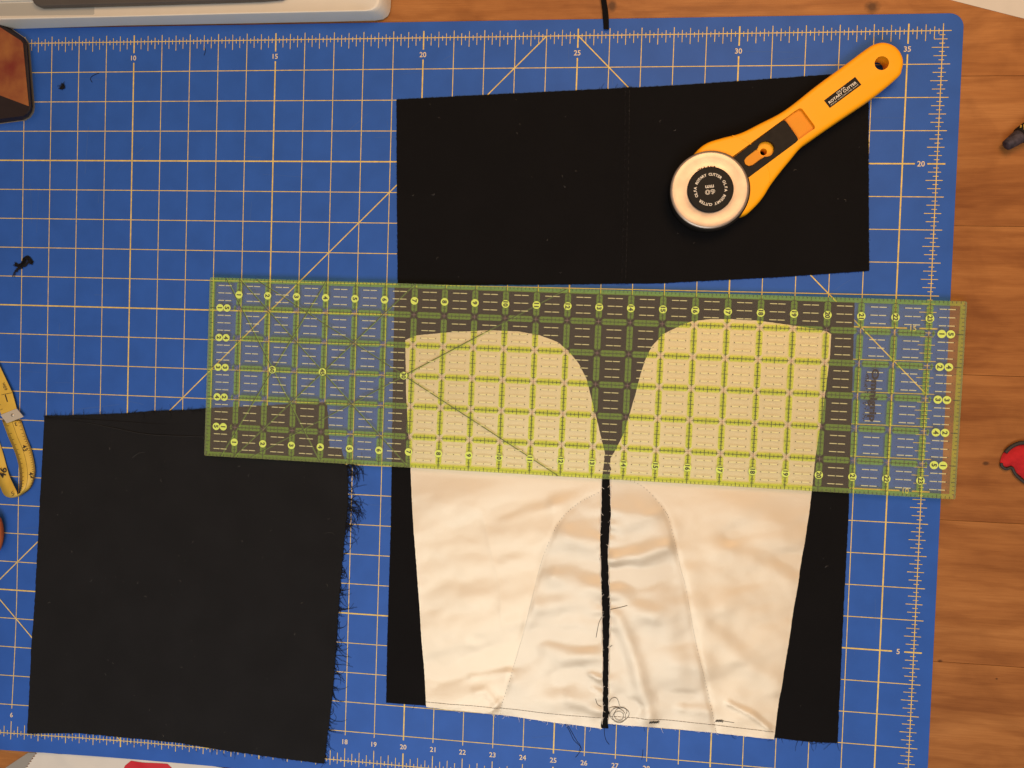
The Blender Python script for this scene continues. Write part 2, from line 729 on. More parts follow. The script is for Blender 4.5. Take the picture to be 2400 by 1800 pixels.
for k in range(1, 36 * 8):
    e = k % 8
    if e == 0:
        continue
    i, o_ = LEN[4] if e == 4 else LEN[2] if e % 2 == 0 else LEN[1]
    X = k / 8
    ticks.bar((X, 24 - i), (X, 24 + o_), 0.020, on_mat(0.008), 1)
    ticks.bar((X, i), (X, -o_), 0.020, on_mat(0.008), 1)
    if k < 24 * 8:
        ticks.bar((36 - i, X), (36 + o_, X), 0.020, on_mat(0.008), 1)
        ticks.bar((i, X), (-o_, X), 0.020, on_mat(0.008), 1)
diag = MB()
zd = on_mat(0.009)
for a, c in (((24, 24), (0, 0)), ((25, 24), (36, 13)), ((5, 5), (10, 0)), ((5, 5), (0, 10))):
    diag.bar(a, c, 0.034, zd, 40)
thin.build('printed_grid_line', M['mat_line'], mat)
thick.build('printed_bold_line', M['mat_line'], mat)
ticks.build('printed_tick_marks', M['mat_line'], mat)
diag.build('printed_diagonal_line', M['mat_line'], mat)
m = MB()
for k in range(150):
    x, y = random.uniform(5, 36), random.uniform(0.3, 23.8)
    a = random.choice((0, 0, math.pi / 2, math.pi / 2, 0.78)) + random.gauss(0, 0.08)
    L_ = random.uniform(0.2, 1.8)
    ex, ey = x + L_ * math.cos(a), y + L_ * math.sin(a)
    if ex > 36.3 or ey > 24.2 or ex < 0:
        continue
    m.bar((x, y), (ex, ey), random.uniform(0.006, 0.013), on_mat(0.0025), 4)
sco = m.build('knife_scores', plain('scored_vinyl', (0.055, 0.125, 0.36), 0.7, 0.2), mat)
sco['kind'] = 'stuff'
zn = on_mat(0.006)
for X in range(5, 36, 5):
    d = MB()
    put_text(d, str(X), (X - 0.01, 23.46), 0.165, 0, zn, 0.012)
    d.build('printed_number', M['mat_digit'], mat)
for X in range(1, 36):
    d = MB()
    put_text(d, str(X), (X, 0.64), 0.165, 0, zn, 0.012)
    d.build('printed_number', M['mat_digit'], mat)
for Y in (5, 10, 15, 20):
    d = MB()
    put_text(d, str(Y), (35.54, Y), 0.165, 0, zn, 0.012)
    d.build('printed_number', M['mat_digit'], mat)

# ------------------------------------------------------------------ black cotton pieces
TH_C = 0.03


def fray(path, n, lo, hi, outward, zf, r=0.007, droop=0.0):
    """loose thread ends standing out of a cut edge"""
    m = MB()
    path = resample(path, 0.04, False)
    for _ in range(n):
        p = random.choice(path)
        L = lo + (hi - lo) * random.random() ** 2.2
        a = outward + random.gauss(0, 0.75)
        q = Vector((p.x - 0.03 * math.cos(outward), p.y - 0.03 * math.sin(outward), 0))
        pa = []
        k = max(3, int(L / 0.07))
        bend = random.gauss(0, 2.0)
        for i in range(k + 1):
            z = zf(q.x, q.y) + 0.012 + 0.03 * math.sin(i / k * 3.0) * random.random()
            pa.append((q.x, q.y, z))
            a += bend / k + random.gauss(0, 0.18)
            q = q + Vector((math.cos(a), math.sin(a), 0)) * L / k
        m.tube(pa, r, 3, True)
    return m


def fuzz(loop, n, L, zf, r=0.0055):
    m = MB()
    rs = resample(loop, 0.05)
    for _ in range(n):
        i = random.randrange(len(rs))
        p = rs[i]
        t = (rs[(i + 1) % len(rs)] - p)
        a = math.atan2(t.y, t.x) - math.pi / 2 + random.gauss(0, 0.8)
        ln = L * (0.3 + random.random())
        q = p + Vector((math.cos(a), math.sin(a), 0)) * ln
        m.tube([(p.x, p.y, zf(p.x, p.y) - 0.012), (q.x, q.y, zf(q.x, q.y) - 0.01)], r, 3, True)
    return m


def ccw(loop):
    a = sum(p.x * q.y - q.x * p.y for p, q in zip(loop, loop[1:] + loop[:1]))
    return loop if a > 0 else loop[::-1]


def nz(x, y, f, s=0.0):
    return noise.noise(Vector((x * f + s, y * f - s, s * 1.7)))


# the strip under the rotary cutter
A = pts('929,233 1200,219 1469,206 1600,199 1817,184 1947,174 2036,166 2036,235 2036,420 2037,635 1820,650 1600,661 1553,664 1280,667 1050,668 932,669 930,450', TH_C)
A = ccw(A)
seamA = pts('1467,205 1466,330 1462,520 1458,666', TH_C)


def seg_d(x, y, path):
    best = 9
    for p, q in zip(path[:-1], path[1:]):
        dx, dy = q.x - p.x, q.y - p.y
        t = max(0, min(1, ((x - p.x) * dx + (y - p.y) * dy) / (dx * dx + dy * dy)))
        best = min(best, math.hypot(x - p.x - t * dx, y - p.y - t * dy))
    return best


def zA(x, y):
    d = seg_d(x, y, seamA)
    return TH_C + 0.004 + 0.012 * nz(x, y, 0.5, 3) ** 2 + 0.06 * math.exp(-(d / 0.13) ** 2) - 0.05 * math.exp(-(d / 0.03) ** 2)


cA = thing('fabric_strip', 'black cotton strip with a seam, lying under the yellow rotary cutter', 'fabric', (A[0].x, A[0].y, 0.006))
sheet('cloth', A, zA, 0.07, TH_C * 0.8, M['black'], cA, 0.007, 0.07)
f = fuzz(A, 520, 0.035, zA)
o = f.build('frayed_edge', M['black_thread'], cA)
f = fray(pts('1400,208 1500,203', TH_C), 16, 0.05, 0.3, math.pi / 2, zA)
for e in fray(pts('1190,220 1215,218', TH_C), 3, 0.05, 0.2, math.pi / 2, zA), :
    f.add(e.v, e.f)
f.build('loose_threads', M['black_thread'], cA)
m = MB()
for k in range(34):
    t = 0.02 + 0.96 * k / 34
    i = min(int(t * 3), 2)
    p = seamA[i].lerp(seamA[i + 1], t * 3 - i)
    m.tube([(p.x + 0.11, p.y, zA(p.x + 0.11, p.y) + 0.004), (p.x + 0.112, p.y - 0.09, zA(p.x + 0.11, p.y) + 0.004)], 0.006, 3)
fr = fray(seamA, 130, 0.03, 0.13, 0.2, zA, 0.006)
fr.build('frayed_seam', plain('dark_grey_fuzz', (0.022, 0.02, 0.02), 0.8, 0.15), cA)
m.build('seam_stitching', plain('dark_grey_thread', (0.035, 0.032, 0.03), 0.8, 0.15), cA)

# the piece under the cream panels
Bl = pts('925,672 1300,685 1700,699 2003,709 1996,950 1989,1200 1976,1453 1963,1742 1880,1737 1813,1729 1600,1704 1425,1690 1411,1698 1270,1678 1125,1660 999,1654 905,1647 908,1489 916,1229 920,950', TH_C)
Bl = ccw(Bl)


def zB(x, y):
    return TH_C + 0.004 + 0.010 * abs(nz(x, y, 0.6, 9))


cB = thing('fabric_backing', 'black cotton piece spread under the two cream satin panels', 'fabric', (Bl[0].x, Bl[0].y, 0.006))
sheet('cloth', Bl, zB, 0.22, TH_C * 0.8, M['black'], cB, 0.006, 0.07)
fuzz(Bl, 420, 0.03, zB).build('frayed_edge', M['black_thread'], cB)
fr = fray(pts('1815,1732 1962,1742', TH_C), 26, 0.08, 0.42, math.radians(-125), on_mat(0.0))
for seg, n in (('1000,1655 960,1650', 5), ('1540,1700 1400,1700', 9), ('1811,1730 1690,1716', 16)):
    e = fray(pts(seg, TH_C), n, 0.05, 0.3, math.radians(-110), on_mat(0.0))
    fr.add(e.v, e.f)
fr.build('loose_threads', M['black_thread'], cB)
# long thread ends trailing over the mat below the hem
m = MB()
for s in ('1320,1690 1334,1712 1345,1735 1362,1752 1358,1764 1349,1775', '1326,1691 1340,1716 1352,1737 1360,1748 1357,1762', '1416,1705 1417,1722 1421,1736 1428,1745', '1507,1757 1506,1770 1504,1780'):
    m = MB()
    m.tube(smooth_path(pts(s, 0.012), 4), 0.007, 4)
    m.build('trailing_thread', M['black_thread'], cB)

# the folded seam allowance standing up between the panels
m = MB()
CS = [(1424, 1020, 8), (1424, 1062, 12), (1423, 1100, 17), (1420, 1160, 21), (1419, 1240, 24), (1416, 1310, 22), (1420, 1374, 19), (1421, 1431, 20),
      (1420, 1489, 17), (1419, 1562, 16), (1419, 1610, 15), (1419, 1634, 12), (1420, 1660, 17), (1418, 1700, 19), (1418, 1707, 17)]
ctr = smooth_path([Vector((a, b_, c)) for a, b_, c in CS], 4)
vv, ff = [], []
prof = [(-0.5, 0.032), (-0.42, 0.10), (-0.15, 0.135), (0.1, 0.115), (0.3, 0.125), (0.45, 0.09), (0.5, 0.032)]
for i, q in enumerate(ctr):
    w = q.z * 0.92
    q = q + Vector((1.6 * math.sin(q.y * 0.11) + 0.8 * math.sin(q.y * 0.31), 0, 0))
    for u, z in prof:
        jj = random.uniform(-1, 1)
        p = at(q.x + u * w + jj * 0.8, q.y, z)
        vv.append((p.x, p.y, z + 0.01 * math.sin(i * 0.9 + u * 5)))
n = len(prof)
for i in range(len(ctr) - 1):
    for k in range(n - 1):
        ff.append((i * n + k, i * n + k + 1, (i + 1) * n + k + 1, (i + 1) * n + k))
obj('seam_allowance', vv, ff, M['black'], cB, True)

# ------------------------------------------------------------------ cream satin panels
Lp = pts('967,1200 962,1094 952,925 950,797 977,786 1053,779 1144,774 1216,777 1263,785 1306,801 1332,822 1357,853 1375,889 1386,933 1397,976 1411,1034 1418,1063 1415,1090 1411,1121 1409,1200 1406,1272 1411,1431 1413,1489 1411,1580 1413,1634 1411,1708 1270,1688 1125,1668 1000,1655 988,1489 980,1374', 0.07)
Rp = pts('1431,1074 1440,1059 1462,1016 1476,969 1489,925 1500,882 1511,846 1527,813 1552,784 1600,761 1622,753 1665,748 1719,748 1781,752 1846,761 1907,770 1936,776 1948,783 1945,835 1927,973 1911,1070 1897,1200 1868,1381 1839,1562 1821,1670 1813,1730 1600,1710 1425,1697 1426,1634 1427,1562 1427,1489 1431,1431 1429,1374 1424,1308 1431,1243 1432,1200 1429,1121', 0.07)
Lp, Rp = ccw(Lp), ccw(Rp)
darts = {0: '1409,1150 1361,1175 1332,1197 1306,1229 1274,1301 1252,1381 1230,1471 1210,1540 1191,1605 1178,1643 1172,1674',
         1: '1440,1120 1487,1128 1523,1153 1556,1193 1570,1222 1596,1334 1607,1374 1618,1439 1636,1529 1654,1601 1672,1681 1678,1714'}
dart = {k: pts(v, 0.07) for k, v in darts.items()}
# folds: pixel segment, half width (inch), height
FOLDS = {0: ['1104,1587 1198,1574 .11 .028', '1115,1622 1137,1617 1165,1650 .11 .025', '1129,1200 1172,1374 1178,1468 .05 .012',
             '1000,1640 1060,1650 1130,1660 .35 .06', '1330,1255 1395,1275 .22 .06', '1300,1355 1404,1372 .20 .075', '1262,1420 1405,1418 .16 .04',
             '1255,1492 1330,1500 1408,1510 .16 -.06', '1290,1520 1408,1545 .2 .055', '1200,1600 1290,1630 .22 .05', '1340,1640 1405,1660 .16 .05',
             '1385,1580 1408,1590 .08 .04', '1390,1612 1410,1622 .07 .04', '1300,1180 1340,1165 1400,1130 .14 .06', '970,1290 1090,1330 .5 .03', '990,1480 1120,1430 .5 .04',
             '1180,1420 1240,1400 .2 .03', '1205,1300 1300,1240 .5 .03', '1010,1150 1200,1140 .4 .03', '1150,1665 1175,1640 .10 .04'],
         1: ['1442,1310 1500,1300 1560,1280 .16 .085', '1440,1345 1500,1350 1560,1335 .22 -.05', '1450,1390 1480,1420 1530,1440 .2 .06',
             '1450,1450 1470,1500 1490,1560 1520,1680 .14 .06', '1470,1180 1540,1230 .35 .05', '1654,1471 1730,1540 1817,1598 .22 .06',
             '1708,1648 1760,1672 1799,1703 .09 .055', '1719,1261 1868,1323 .2 -.05', '1690,1290 1800,1320 1850,1360 .25 .04', '1620,1350 1640,1480 1650,1560 .22 .04',
             '1560,1420 1590,1560 .3 .05', '1520,1560 1640,1570 .3 .04', '1450,1640 1500,1660 .15 -.04', '1600,1660 1660,1665 .12 .05', '1680,1150 1790,1210 1870,1260 .3 .05',
             '1640,1110 1720,1130 .25 .04', '1700,1420 1800,1470 .4 .03', '1560,1625 1610,1640 .2 -.04', '1460,1240 1530,1210 .2 .05']}
fold = {}
for k, rows in FOLDS.items():
    fold[k] = []
    for row in rows:
        w = row.split()
        wd = float(w[-2])
        fold[k].append((pts(' '.join(w[:-2]), 0.08), wd if wd < 0.12 else wd * 1.7, float(w[-1])))


def z_satin(k):
    dp = dart[k]
    fl = fold[k]
    edge_in = at(1420, 1400, 0.07).x
    dl = list(dp) + [Vector((edge_in, dp[-1].y - 0.4, 0)), Vector((edge_in, dp[0].y, 0))]

    def f(x, y):
        z = 0.078
        lift = min(1.0, max(0.0, (9.75 - y) / 0.9))          # lies flat where the ruler presses on it
        if lift > 0:
            t = 0.0
            for path, w, h in fl:
                x0_, x1_ = min(p.x for p in path) - 3 * w, max(p.x for p in path) + 3 * w
                y0_, y1_ = min(p.y for p in path) - 3 * w, max(p.y for p in path) + 3 * w
                if x0_ < x < x1_ and y0_ < y < y1_:
                    d = seg_d(x, y, path)
                    t += h * math.exp(-(d / w) ** 2)
            u, v = x * 0.94 + y * 0.34, -x * 0.34 + y * 0.94
            t += 0.075 * noise.noise(Vector((u * 0.28 + 4.1 * k, v * 0.85, 2.0)))
            t += 0.032 * noise.noise(Vector((u * 0.7 + 4.1 * k, v * 1.7, 5.0)))
            t += 0.009 * noise.noise(Vector((x * 2.3, y * 2.9, 7.0 + k)))
            t += 0.010 * noise.noise(Vector((u * 1.1 + 9.0, v * 3.4, 1.0 + k))) * (0.4 + abs(noise.noise(Vector((x * 0.4, y * 0.4, 8.0)))) * 2)
            dd = seg_d(x, y, dp)
            t -= 0.02 * math.exp(-(dd / 0.07) ** 2)
            # puckers along the middle seam
            di = abs(x - edge_in)
            t += 0.022 * math.exp(-(di / 0.35) ** 2) * math.sin(y * 9 + 2 * math.sin(y * 2.3))
            z += max(-0.035, t * (1.15 if inside(x, y, dl) else 0.95)) * lift * (1.0 if y > 0.2 else 0.6)
        z += 0.010 * noise.noise(Vector((x * 0.7, y * 0.7, 3.0 + k))) * (1 - 0.5 * lift)
        return max(z, 0.056)
    return f


specs = [(0, Lp, 'satin_panel', 'cream satin lining panel with a plain hem, on the side of the frayed black square'),
         (1, Rp, 'satin_panel', 'cream satin lining panel with black thread coil and two dark tacks on its hem')]
for k, loop, nm, lab in specs:
    zf = z_satin(k)
    c = thing(nm, lab, 'satin panel', (sum(p.x for p in loop) / len(loop), sum(p.y for p in loop) / len(loop), 0.04), 'cream satin panels')
    cl = sheet('cloth', loop, zf, 0.085, 0.018, M['satin'], c, 0.004, 0.06)
    # inside the dart the cloth lies double and looks greyer
    cl.data.materials.append(M['satin_lined'])
    mid = at(1420, 1400, 0.07).x
    dloop = [p for p in smooth_path(dart[k], 5)] + [Vector((mid, dart[k][-1].y - 0.4, 0)), Vector((mid, dart[k][0].y, 0))]
    wl = world_loc(cl) / S
    for f_ in cl.data.polygons:
        q = f_.center / S + wl
        if inside(q.x, q.y, dloop):
            f_.material_index = 1
    # dotted dart stitching
    m = MB()
    for i, p in enumerate(resample(smooth_path(dart[k], 5), 0.085, False)):
        z = zf(p.x, p.y) + 0.003
        m.tube([(p.x, p.y, z), (p.x + 0.006, p.y - 0.038, zf(p.x, p.y - 0.038) + 0.003)], 0.0075, 3)
    m.build('dart_stitching', M['stitch'], c)
    hem = pts('999,1643 1090,1650 1200,1661 1310,1674 1411,1683', 0.075) if k == 0 else pts('1426,1679 1520,1685 1600,1691 1700,1701 1813,1713', 0.075)
    m = MB()
    hp = resample(smooth_path(hem, 5), 0.10, False)
    for a, b_ in zip(hp[:-1], hp[1:]):
        e = a.lerp(b_, 0.88)
        m.tube([(a.x, a.y, zf(a.x, a.y) + 0.004), (e.x, e.y, zf(e.x, e.y) + 0.004)], 0.008, 3)
    m.build('hem_stitching', M['stitch'], c)
    ed = pts('1060,1663 1125,1670 1270,1690 1411,1709', 0.06) if k == 0 else pts('1425,1698 1600,1712 1812,1732', 0.06)
    fray(ed, 95 if k == 0 else 60, 0.04, 0.20, math.radians(-60 if k == 0 else -110), const(0.02), 0.007).build('frayed_hem', M['satin_thread'], c)
    inner = pts('1411,1120 1408,1200 1406,1272 1410,1431 1412,1560 1412,1700', 0.09) if k == 0 else pts('1430,1085 1432,1200 1426,1308 1430,1431 1427,1562 1426,1690', 0.09)
    m = MB()
    ip = resample(smooth_path(inner, 6), 0.09, False)
    m.tube([(p.x + random.uniform(-0.015, 0.015), p.y, 0.105 + random.uniform(-0.01, 0.012)) for p in ip], 0.013, 4)
    for p in ip:
        if random.random() < 0.3:
            sgn = 1 if k == 0 else -1
            m.tube([(p.x, p.y, 0.11), (p.x + sgn * random.uniform(0.02, 0.09), p.y + random.uniform(-0.1, 0.1), 0.13)], 0.006, 3)
    m.build('turned_edge', M['satin_thread'], c)
    # stray black threads
    m = MB()
    if k == 0:
        rows = ['1411,1446 1404,1460 1400,1478 1397,1495', '1409,1656 1400,1650 1396,1637']
    else:
        rows = ['1430,1428 1450,1424 1470,1418', '1428,1518 1435,1513']
    for s in rows:
        m = MB()
        m.tube([(p.x, p.y, zf(p.x, p.y) + 0.012) for p in smooth_path(pts(s, 0.1), 4)], 0.0075, 4)
        m.build('stray_thread', M['black_thread'], c)
    if k == 1:
        m = MB()
        cc = at(1450, 1676, 0.1)
        pa = []
        for i in range(150):
            t = i * 0.21
            rr = 0.21 + 0.07 * math.sin(t * 0.37) + 0.03 * math.sin(t * 1.9)
            x = cc.x + rr * 1.15 * math.cos(t) + 0.05 * math.sin(t * 0.21)
            y = cc.y + rr * 0.85 * math.sin(t) + 0.05 * math.cos(t * 0.17)
            pa.append((x, y, zf(x, y) + 0.014 + 0.012 * (1 + math.sin(t * 0.6))))
        m.tube(pa[:100], 0.0065, 3)
        tail = smooth_path(pts('1452,1655 1446,1638 1434,1637 1426,1650 1424,1660 1440,1657 1452,1660', 0.1), 5)
        m.tube([(p.x, p.y, zf(p.x, p.y) + 0.015) for p in tail], 0.0065, 3)
        m.build('thread_coil', M['black_thread'], c)
        for px, py, w, tl in ((1534, 1692, 25, 0), (1686, 1689, 18, 25)):
            m = MB()
            for i in range(int(w / 2)):
                p = at(px - w / 2 + i * 2, py + random.uniform(-1, 1), 0.08)
                z = zf(p.x, p.y) + 0.01
                m.tube([(p.x, p.y - 0.035, z), (p.x + 0.02, p.y + 0.035, z + 0.006)], 0.012, 3)
            if tl:
                p, q = at(px + w / 2, py, 0.08), at(px + w / 2 + tl, py + 3, 0.08)
                m.tube([(p.x, p.y, zf(p.x, p.y) + 0.008), (q.x, q.y, zf(q.x, q.y) + 0.008)], 0.007, 3)
            m.build('thread_tack', M['black_thread'], c)

# ------------------------------------------------------------------ folded black square with frayed edge
Clow = pts('104,974 180,973 289,969 362,963 434,961 488,957 640,950 766,943 769,1000 772,1050 800,1052 812,1100 812,1200 806,1272 797,1345 790,1453 783,1562 777,1634 767,1714 764,1740 560,1735 300,1700 100,1690 76,1500 90,1254', 0.03, f=atm)
Cup = pts('105,982 160,984 203,991 270,1004 344,1018 420,1022 485,1024 640,1040 792,1054 814,1100 815,1180 806,1272 799,1345 791,1453 784,1562 778,1634 768,1714 759,1791 673,1780 542,1762 416,1742 289,1729 181,1719 63,1720 74,1507 89,1254 93,1200 98,1121', 0.09, f=atm)
Clow, Cup = ccw(Clow), ccw(Cup)


def zC0(x, y):
    return curl(x, y) + 0.032 + 0.02 * max(0, nz(x, y, 0.6, 5))


def zC1(x, y):
    return curl(x, y) + 0.080 + 0.018 * nz(x, y, 0.45, 11) + 0.010 * nz(x, y, 1.3, 2)


def zCm(x, y):
    return curl(x, y) + 0.056 + 0.015 * nz(x, y, 0.5, 8)


cC = thing('folded_fabric', 'black cotton square folded double with long frayed threads along one side', 'fabric', (10, 5, 0.01))
sheet('lower_layer', Clow, zC0, 0.25, 0.024, M['black_lit'], cC, 0.008, 0.08)
Cmid = ccw(pts('105,979 190,982 260,986 344,992 420,994 488,996 640,1000 690,1010 700,1060 690,1300 200,1500 95,1300 97,1121', 0.06, f=atm))
sheet('middle_layer', Cmid, zCm, 0.22, 0.022, M['black_lit'], cC, 0.008, 0.08)
sheet('upper_layer', Cup, zC1, 0.2, 0.03, M['black_lit'], cC, 0.01, 0.08)
fr = fray(pts('104,974 289,969 434,961 488,957', 0.03), 130, 0.05, 0.28, math.radians(80), zC0)
fr.build('top_fringe', M['black_thread'], cC)
fr = fray(pts('814,1085 815,1180 806,1272 799,1345', 0.06), 110, 0.15, 0.75, math.radians(-25), on_mat(0.0), 0.010)
e = fray(pts('799,1345 791,1453 784,1562 778,1634 768,1714', 0.06), 190, 0.12, 0.7, math.radians(-50), on_mat(0.0), 0.009)
fr.add(e.v, e.f)
e = fray(pts('770,1700 760,1791', 0.06), 30, 0.1, 0.4, math.radians(-30), on_mat(0.0), 0.008)
fr.add(e.v, e.f)
fr.build('side_fringe', M['black_thread'], cC)
# two heavy tufts hanging off that side
m = MB()
for cx, cy, n in ((838, 1112, 26), (843, 1205, 24), (812, 1235, 12)):
    for _ in range(n):
        s = Vector((814 + random.uniform(-4, 2), cy - random.uniform(0, 40), 0))
        e = Vector((cx + random.gauss(0, 8), cy + random.gauss(8, 16), 0))
        mid = (s + e) / 2 + Vector((random.gauss(6, 6), random.gauss(-4, 8), 0))
        m.tube([atm(q.x, q.y, 0.02 + 0.03 * random.random()) for q in smooth_path([s, mid, e], 4)], 0.009, 3, True)
m.build('thread_tuft', M['black_thread'], cC)
fr = fray(pts('63,1720 181,1719 289,1729 416,1742 542,1762 673,1780 755,1790', 0.05, f=atm), 90, 0.05, 0.34, math.radians(-70), on_mat(0.0), 0.007)
fr.build('bottom_fringe', M['black_thread'], cC)
m = MB()
for s in ('203,991 270,1004 344,1018 420,1022 485,1024', '310,1073 325,1062 340,1060', '760,1250 775,1248 785,1254', '285,1290 290,1284'):
    m.tube([(p.x, p.y, zC1(p.x, p.y) + 0.006) for p in smooth_path(pts(s, 0.09), 4)], 0.006, 3)
m.build('fold_fluff', plain('grey_fluff', (0.05, 0.048, 0.045), 0.9, 0.1), cC)

def specks(parent, loop, zf, n):
    m = MB()
    x0_, x1_ = min(p.x for p in loop), max(p.x for p in loop)
    y0_, y1_ = min(p.y for p in loop), max(p.y for p in loop)
    while n:
        x, y = random.uniform(x0_, x1_), random.uniform(y0_, y1_)
        if not inside(x, y, loop):
            continue
        n -= 1
        a = random.uniform(0, 6.28)
        L_ = random.uniform(0.01, 0.06)
        z = zf(x, y) + 0.008
        m.tube([(x, y, z), (x + L_ * math.cos(a), y + L_ * math.sin(a), z), (x + 1.7 * L_ * math.cos(a + 0.6), y + 1.7 * L_ * math.sin(a + 0.6), z)], 0.0035, 3)
    o = m.build('lint_specks', M['speck'], parent)
    o['kind'] = 'stuff'


M['speck'] = plain('pale_lint', (0.16, 0.15, 0.14), 0.9, 0.1)
specks(cA, A, zA, 34)
specks(cB, [p for p in Bl], zB, 24)
specks(cC, Cup, zC1, 60)

# ------------------------------------------------------------------ quilting ruler
RZ0, RZ1 = 0.140, 0.255
RO = Vector((13.005, 16.077, 0))
RC = Vector((0.9975, -0.0102, 0))
RS = Vector((-0.0102, -0.9975, 0))


def ru(u, v, z=RZ0):
    p = RO + RC * u + RS * v
    return Vector((p.x, p.y, z))


rul = thing('quilting_ruler', 'clear acrylic quilting ruler with lime green grid lying across both cream panels', 'ruler', ru(12, 3, RZ0))
m = MB()
rr = 0.06
outl = []
for cu, cv, a0 in ((24 - rr, 6 - rr, 0), (rr, 6 - rr, 90), (rr, rr, 180), (24 - rr, rr, 270)):
    for i in range(5):
        t = math.radians(a0 + 22.5 * i)
        outl.append((cu + rr * math.cos(t), cv + rr * math.sin(t)))
outw = ccw([ru(u, v) for u, v in outl])
n = len(outw)
mt, me_ = MB(), MB()
mt.add([(q.x, q.y, RZ1) for q in outw], [tuple(range(n))])
mt.build('acrylic_sheet', M['acrylic'], rul)
mt = MB()
mt.add([(q.x, q.y, RZ0) for q in outw], [tuple(range(n))[::-1]])
mt.build('acrylic_underside', M['acrylic_back'], rul)
for i in range(n):
    a, b_ = outw[i], outw[(i + 1) % n]
    me_.quad((a.x, a.y, RZ0), (b_.x, b_.y, RZ0), (b_.x, b_.y, RZ1), (a.x, a.y, RZ1))
me_.build('cut_edge', M['acrylic_edge'], rul)
ZB_, ZL_, ZD_, ZN_ = RZ0 + 0.005, RZ0 + 0.010, RZ0 + 0.018, RZ0 + 0.022


def rbar(mb, a, b_, w, z):
    mb.bar(ru(*a), ru(*b_), w, const(z))


band, ink, dash, dots, cross = MB(), MB(), MB(), MB(), MB()


def capsule(a, b_, w):
    p, q = ru(*a), ru(*b_)
    d = (q - p).normalized()
    s = Vector((-d.y, d.x, 0)) * w / 2
    ch = 0.05
    v = [p + s * 0.45, p + d * ch + s, q - d * ch + s, q + s * 0.45, q - s * 0.45, q - d * ch - s, p + d * ch - s, p - s * 0.45]
    band.add([(x.x, x.y, ZB_) for x in v], [tuple(range(8))[::-1]])


EB = 0.135
g = 0.10
# border band
for a, b_ in (((0.02, EB / 2), (23.98, EB / 2)), ((0.02, 6 - EB / 2), (23.98, 6 - EB / 2))):
    rbar(band, a, b_, EB, ZB_)
for u in (EB / 2, 24 - EB / 2):
    rbar(band, (u, EB), (u, 6 - EB), EB, ZB_)
for u in range(1, 24):
    for v in range(0, 6):
        a = v + (g if v else EB)
        c = v + 1 - (g if v < 5 else EB)
        capsule((u, a), (u, c), 0.19)
    for v in range(6):
        rbar(ink, (u, v + (0.07 if v else 0)), (u, v + 1 - (0.07 if v < 5 else 0)), 0.023, ZL_)
    for v in range(1, 6):
        rbar(cross, (u, v - 0.07), (u, v + 0.07), 0.02, ZL_)
        rbar(cross, (u - 0.07, v), (u + 0.07, v), 0.02, ZL_ + 0.001)
for v in range(1, 6):
    for u in range(0, 24):
        a = u + (g if u else EB)
        c = u + 1 - (g if u < 23 else EB)
        if u == 0:
            a = 0.82
        if u == 23:
            c = 23.18
        capsule((a, v), (c, v), 0.19)
    rbar(ink, (0.0, v), (0.2, v), 0.028, ZL_ + 0.001)
    for u in range(24):
        rbar(ink, (u + 0.07 if u else 0.72, v), (u + 0.93 if u < 23 else 23.24, v), 0.019, ZL_ + 0.001)
    rbar(ink, (23.8, v), (24, v), 0.028, ZL_ + 0.001)
TL = {4: 0.20, 2: 0.11, 1: 0.085}
for k in range(1, 24 * 8):
    e = k % 8
    if e == 0:
        continue
    L_ = 0.20 if e == 4 else 0.10
    for v in range(1, 6):
        if 0.75 < k / 8 < 23.25:
            rbar(ink, (k / 8, v - L_ / 2), (k / 8, v + L_ / 2), 0.019, ZL_ + 0.002)
    E_ = 0.11 if e == 4 else 0.065
    rbar(ink, (k / 8, 0.0), (k / 8, E_), 0.019, ZL_ + 0.0015)
    rbar(ink, (k / 8, 6.0), (k / 8, 6 - E_), 0.019, ZL_ + 0.0015)
for k in range(1, 6 * 8):
    e = k % 8
    if e == 0:
        continue
    L_ = 0.20 if e == 4 else 0.10
    for u in range(1, 24):
        rbar(ink, (u - L_ / 2, k / 8), (u + L_ / 2, k / 8), 0.019, ZL_ + 0.003)
    E_ = 0.11 if e == 4 else 0.065
    rbar(ink, (0, k / 8), (E_, k / 8), 0.019, ZL_ + 0.0015)
    rbar(ink, (24, k / 8), (24 - E_, k / 8), 0.019, ZL_ + 0.0015)
for u in range(24):
    for v in range(6):
        for j in (0.25, 0.5, 0.75):
            lo = 0.27
            rbar(dash, (u + lo, v + j), (u + 0.485, v + j), 0.027, ZD_)
            rbar(dash, (u + 0.515, v + j), (u + 1 - lo, v + j), 0.027, ZD_)
            for i in (0.25, 0.5, 0.75):
                p = ru(u + i, v + j)
                dots.disc(p, 0.018, ZN_, 6)
# angle lines with a lime shadow
angl = MB()
for j_, (u, deg) in enumerate(((2.25, 60), (3.98, 45), (6.74, 30))):
    k = 3 / math.tan(math.radians(deg))
    for s in (1, -1):
        a, c = (u - k * s, 0.0), (u + k * s, 6.0)
        zj = 0.0003 * (2 * j_ + (s > 0))
        rbar(ink, a, c, 0.026, ZL_ + 0.004 + zj)
        rbar(angl, (a[0] + 0.03, a[1]), (c[0] + 0.03, c[1]), 0.028, ZB_ + 0.002 + zj)
band.build('printed_green_band', M['band'], rul)
angl.build('printed_angle_line', M['band'], rul)
ink.build('printed_black_scale', M['ruler_ink'], rul)
dash.build('printed_dashes', M['dash'], rul)
o = cross.build('printed_crosses', see_through('mauve_ink', (0.85, 0.72, 0.75), (0.45, 0.28, 0.34), 0.35, gloss=False), rul)
o['kind'] = 'stuff'
dots.build('printed_dots', M['ruler_ink'], rul)
rang = math.atan2(RC.y, RC.x) - math.pi / 2


